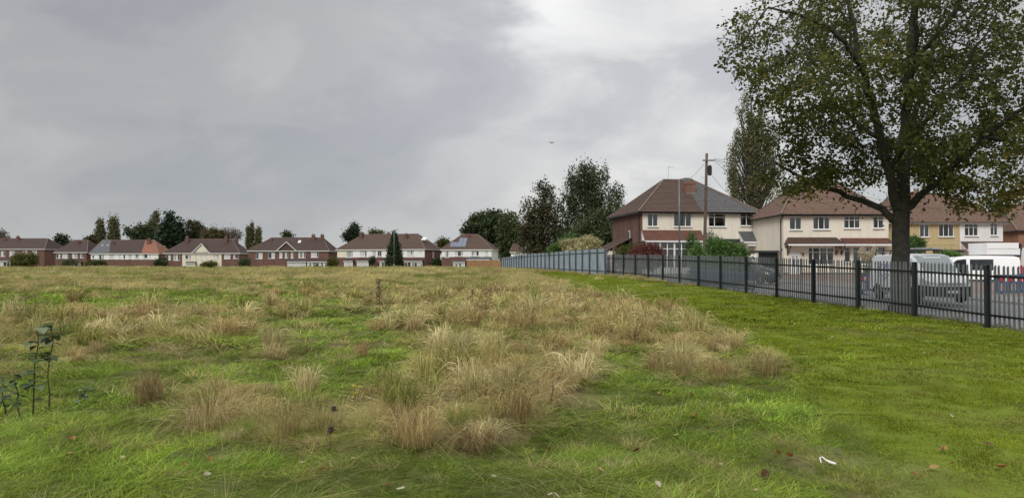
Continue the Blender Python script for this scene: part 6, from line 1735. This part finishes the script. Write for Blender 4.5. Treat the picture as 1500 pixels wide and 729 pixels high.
def street_lamp(p, top, Y, arm, lb, r0=.075):
    X = px(p, Y); gz = zg(X, Y); H = pz(top, Y) - gz
    t = empty('street_lamp', (X, Y, gz), 0, lb, 'street lamp', 'street lamps')
    m = MB(); m.tube([(0, 0, -.2), (0, 0, 1.3)], r0 * 1.5, 12); m.tube([(0, 0, 1.3), (0, 0, H * .6), (0, 0, H)], [r0, r0 * .85, r0 * .7], 12); m.build('column', MAT['lamp_steel'], t, True)
    a = MB(); a.tube([(0, 0, H - .03), (arm * .35, 0, H + .04), (arm * .5, 0, H + .03)], .03, 8); a.build('arm', MAT['lamp_steel'], t, True)
    s = 1 if arm > 0 else -1; x0 = arm * .42
    l = MB(); station_loft(l, [(x0 * s, -.02, .03, .06, .05, .05, .04), (x0 * s + .12, -.04, .03, .09, .1, .11, .08), (abs(arm) - .1, -.03, .03, .08, .12, .12, .09), (abs(arm), .0, .03, .05, .05, .05, .03)])
    l.v = [(v[0] * s, v[1], v[2] + H) for v in l.v]
    ln = l.build('lantern', MAT['lamp_steel'], t, True)
    g = MB(); g.box(min(x0, arm * .95), max(x0, arm * .95), -.08, .08, H - .065, H - .045); g.build('lens', MAT['lamp_lens'], ln)
street_lamp(995.3, 262, 60, .85, 'tall grey street lamp in front of the brown-roofed half')
street_lamp(855.4, 313, 96, -.7, 'slim street lamp against the trees behind the tall fence')
street_lamp(577.2, 336.5, 163, .8, 'street lamp column standing right beside the cypress', .09)
street_lamp(98.2, 352, 190, .7, 'thin street lamp before the dark brick terraces at the far left', .07) if False else None
street_lamp(1508, 285, 48, -.9, 'street lamp whose head pokes in at the right edge under the tree', .08)
def aeroplane():
    Y = 2600.0; X = px(808.5, Y); Z = pz(208.5, Y)
    t = empty('aeroplane', (X, Y, Z), R(20), 'tiny distant aeroplane low in the grey sky', 'aeroplane'); t.scale = (.72, .72, .72)
    m = MB(); m.lathe((0, 0, 0), [(.1, -13), (1.2, -11), (1.7, -8), (1.7, 6), (1.0, 11), (.2, 14)], 12, 'X'); m.build('fuselage', MAT['lamp_steel'], t, True)
    for s in (-1, 1):
        w_ = MB(); P = [(-3, s * 1.2, -.3), (3, s * 1.2, -.3), (-2.4 , s * 14, 1.4), (-4, s * 14, 1.4)]
        w_.face(P); w_.face([(p[0], p[1], p[2] + .5) for p in P][::-1])
        for i in range(4): a, b = P[i], P[(i + 1) % 4]; w_.face([a, b, (b[0], b[1], b[2] + .5), (a[0], a[1], a[2] + .5)])
        w_.build('wing', MAT['lamp_steel'], t)
        e = MB(); e.lathe((-.5, s * 5, -1.5), [(.9, -2), (1.1, 0), (.8, 2)], 10, 'X'); e.build('engine', MAT['black_plastic'], t)
    f = MB(); f.beam((-12, 0, .5), (-14.5, 0, 6.5), 2.6, .5); f.beam((-13, -5, 1.2), (-13, 5, 1.2), 1.8, .3); f.build('tail', MAT['lamp_steel'], t)
aeroplane()

# ------------------------------------------------------------------ weeds, dead stalks, fallen leaves
def gp(x, y): 
    X, Y = gpt(x, y); return X, Y, zg(X, Y)
def big_leaf(mb, base, d, L, wd, fold=.25, droop=.3):
    """a broad leaf of six faces with midrib fold and drooping tip"""
    d = Vector(d).normalized(); s = d.cross(Vector((0, 0, 1))); s = s.normalized() if s.length > .01 else Vector((1, 0, 0)); u = s.cross(d)
    row = []
    for f, w_ in ((0, .08), (.3, .85), (.6, 1.0), (.85, .55), (1, .02)):
        c = Vector(base) + d * L * f - Vector((0, 0, droop * L * f * f)); row.append((c - s * wd * .5 * w_ + u * fold * wd * .5 * w_, c, c + s * wd * .5 * w_ + u * fold * wd * .5 * w_))
    for a, b in zip(row[:-1], row[1:]): mb.face([a[0], a[1], b[1], b[0]]); mb.face([a[1], a[2], b[2], b[1]])
def leaf_tint(o, mu, sg=.2):
    n = len(o.data.polygons); at = o.data.attributes.new('tint', 'FLOAT', 'FACE'); at.data.foreach_set('value', np.clip(np.repeat(RNG.normal(mu, sg, (n + 7) // 8), 8)[:n], 0, 1).astype(np.float32))
def weed(x, y, top, lb, leaves, lean=0.0, mat='weed_leaves', L=.155, group='leafy weeds at the left', r=.008, mu=.35):
    X, Y, Z = gp(x, y); k = Y / FPX; H = (y - top) * k
    t = empty('tall_weed', (X, Y, Z), 0, lb, 'weed', group)
    pts = [(lean * k * f + random.gauss(0, .008), random.gauss(0, .008), H * f - .05 * (f == 0)) for f in (0, .2, .4, .6, .8, 1)]
    m = MB(); m.tube(pts, [r, r, r * .9, r * .8, r * .7, r * .5], 6); m.build('stem', MAT['weed_stem'], t, True)
    for (f, a, s) in leaves:
        i = min(4, int(f * 5)); b = Vector(pts[i]).lerp(Vector(pts[i + 1]), f * 5 - i)
        lf = MB(); big_leaf(lf, b, (math.cos(a), math.sin(a) * .8, random.uniform(-.1, .5)), L * s, L * s * .75, .2, random.uniform(.1, .7))
        o = lf.build('leaf', MAT[mat], t); leaf_tint(o, mu + random.gauss(0, .2), .05)
    return t
rl = lambda n, lo, hi, s0=.7, s1=1.3: [(random.uniform(lo, hi), random.random() * 6.283, random.uniform(s0, s1)) for _ in range(n)]
weed(50, 608, 478, 'tallest leafy weed of the clump at the left, dark leaves halfway up', [(.48, 3.4, 1.2), (.5, 5.0, 1.1), (.36, 4.6, 1.15), (.33, 2.8, .9), (.2, 6.0, .7), (.78, 3.6, .8), (.97, 1, .9), (.95, 4, .9), (1, 5.5, 1.0), (.9, .2, .8)] + rl(20, .3, 1.0, .6, 1.15), 8, mu=.5)
weed(73, 600, 474, 'leafy weed with bare straight stem and leafy top, right of the clump', rl(24, .55, 1.0, .6, 1.15) + [(.25, .3, .5), (.35, 3, .5)], 3, mu=.55)
weed(34, 612, 545, 'short bent weed with small leaves left of the tall weeds', rl(14, .3, 1.0, .5, .9), -12, L=.12)
weed(12, 600, 540, 'low leafy weed at the very left edge', rl(15, .2, 1.0, .6, 1.1), -8, L=.13, mu=.55)
weed(112, 598, 572, 'small low weed with pale leaves right of the tall weeds', rl(7, .3, 1.0, .6, 1.0), 20, L=.12, mu=.7)
weed(808, 597, 548, 'thin single-stemmed green weed left of the mown strip', rl(4, .5, 1.0, .4, .6), 2, L=.09, group='thin weed stems')
def thistle():
    X, Y, Z = gp(484, 662); k = Y / FPX
    t = empty('dead_thistle', (X, Y, Z), 0, 'dark dead thistle with two round seed heads in the near grass', 'weed')
    m = MB(); m.tube([(0, 0, -.05), (.005, 0, 22 * k), (.01, 0, 40 * k), (.03, 0, 60 * k)], [.0035, .003, .0025, .002], 6); m.build('stem', MAT['weed_stem'], t, True)
    for (a, z, r) in ((.01, 27 * k, .022), (.035, 58 * k, .017)):
        h = MB(); h.lathe((a, 0, z), [(.004, -r), (r * .8, -r * .6), (r, 0), (r * .75, r * .7), (r * .9, r * 1.3), (.01, r * 1.1)], 10)
        for i in range(26):
            an = random.random() * 6.283; e = random.uniform(-.6, 1.3); d = Vector((math.cos(an) * math.cos(e), math.sin(an) * math.cos(e), math.sin(e))); c = Vector((a, 0, z)); h.beam(c + d * r * .7, c + d * r * 1.7, .002)
        h.build('seed_head', MAT['seed_head'], t)
    lf = MB(); big_leaf(lf, (.03, 0, 58 * k), (-.6, -.3, .5), .06, .03); big_leaf(lf, (.03, 0, 56 * k), (.8, -.2, .2), .07, .03)
    o = lf.build('leaf', MAT['weed_leaves'], t); leaf_tint(o, .3)
thistle()
def dock(x, y, top, lb, n=130):
    X, Y, Z = gp(x, y); k = Y / FPX; H = (y - top) * k
    t = empty('dead_dock_stalk', (X, Y, Z), 0, lb, 'weed', 'dead brown dock stalks')
    m = MB(); m.tube([(0, 0, -.05), (.02, 0, H * .5), (-.01, 0, H)], [.009, .008, .004], 6)
    for i in range(5):
        z = H * random.uniform(.45, .8); a = random.random() * 6.283; m.tube([(.01, 0, z), (math.cos(a) * .07, math.sin(a) * .07, z + .16)], [.005, .003], 5)
    m.build('stem', MAT['dead_stem'], t, True)
    P = np.stack([RNG.normal(0, .045, n), RNG.normal(0, .045, n), H * (.38 + .62 * RNG.random(n) ** .8)], 1)
    s = MB()
    for q in P:
        s.lathe(tuple(q), [(.003, -.014), (.013, 0), (.003, .016)], 5)
    s.build('seeds', MAT['dead_stem'], t)
dock(555, 468, 406, 'tall dead brown dock stalk standing alone in the middle of the field'); dock(693, 452, 425, 'smaller dead stalk right of the tall brown one', 40)
dock(1243, 420, 404, 'x', 5) if False else None
def ragwort():
    X, Y, Z = gp(521, 588); k = Y / FPX
    t = empty('yellow_ragwort', (X, Y, Z), 0, 'small yellow wildflowers in the green patch', 'wildflower')
    for (a, h) in ((-.01, 28), (.0, 18), (.06, 26), (-.02, 12)):
        m = MB(); m.tube([(0, 0, -.03), (a, 0, h * k)], .0035, 5); m.build('stem', MAT['weed_stem'], t)
        f = MB()
        for q in range(4):
            c = Vector((a + random.gauss(0, .012), random.gauss(0, .012), h * k + random.uniform(-.008, .008)))
            for p in range(8):
                an = 6.283 * p / 8; d = Vector((math.cos(an), math.sin(an), .2)); s = Vector((-math.sin(an), math.cos(an), 0)) * .004; f.face([c, c + d * .011 - s, c + d * .018, c + d * .011 + s])
        f.build('flower', MAT['yellow_petal'], t)
ragwort()
def fallen_leaf(x, y, lb, size, tint, curl, group=None, rz=None):
    X, Y, Z = gp(x, y); m = MB(); n = 7
    for i in range(n):
        for j in range(2):
            def P(u, v_):
                w_ = math.sin(math.pi * min(1, max(0, .02 + .96 * u)) ** .8) ** .9 * .36 * (1 + .18 * math.sin(u * 23))
                yy = (v_ - .5) * 2 * w_; return (size * (u - .5), size * yy, size * (curl * (abs(yy) * .9 + (u - .5) ** 2 * .8) + .12))
            m.face([P(i / n, j / 2), P((i + 1) / n, j / 2), P((i + 1) / n, (j + 1) / 2), P(i / n, (j + 1) / 2)])
    o = m.build('fallen_leaf', MAT['fallen_leaf']); o.location = (X, Y, Z + .035); o.rotation_euler = (random.gauss(0, .35), random.gauss(0, .35), random.random() * 6.283 if rz is None else rz)
    leaf_tint(o, tint, .0); tag(o, lb, 'leaf', group); return o
def litter():
    G = 'fallen leaves on the grass'
    for (x, y, s, tn, c, lb) in ((1154, 670, .08, .25, 1.0, 'orange folded leaf on the mown grass, left of the pale leaf'), (1224, 663, .09, 1.0, .4, 'pale grey-buff leaf lying flat on the mown grass'), (1466, 692, .075, .35, .9, 'tan curled leaf near the bottom right corner'),
        (932, 652, .08, .05, .9, 'dark brown leaf at the edge of the rough grass'), (1010, 582, .08, .2, .8, 'orange-brown leaf on the green right of the dry tussock'), (1443, 657, .085, .02, .3, 'flat dark brown leaf on the mown grass at the far right'),
        (1379, 665, .07, .25, .8, 'small orange leaf in the mown grass between two others'), (566, 708, .075, .6, .9, 'tan curled leaf at the bottom centre in the long grass'), (588, 711, .075, .95, .4, 'whitish leaf at the bottom centre beside the tan one'),
        (426, 640, .08, .15, .8, 'rust leaf at the foot of the big dry tussock'), (106, 656, .09, .75, .5, 'yellow leaf in the grass at the lower left'), (1117, 687, .09, .0, .9, 'blackened leaf left of the orange folded leaf')):
        fallen_leaf(x, y, lb, s, tn, c, G)
    for i in range(80):
        x, y = (random.uniform(960, 1480), random.uniform(470, 715)) if i < 56 else (random.uniform(30, 900), random.uniform(590, 720))
        fallen_leaf(x, y, 'small scattered fallen leaf lying in the grass', random.uniform(.035, .07), random.uniform(.1, 1), random.uniform(.3, 1), 'scattered small fallen leaves')
    X, Y, Z = gp(1209, 676); m = MB()
    m.tube([(-.045, 0, .02), (-.04, .04, .05), (-.015, .05, .055), (.0, .02, .04), (.02, -.01, .03), (.06, -.03, .02)], [.004, .005, .005, .006, .011, .009], 7)
    o = m.build('paper_scrap', MAT['white_plastic']); o.location = (X, Y, Z + .01); tag(o, 'twisted whitish scrap of litter beside the pale leaf', 'litter')
litter()
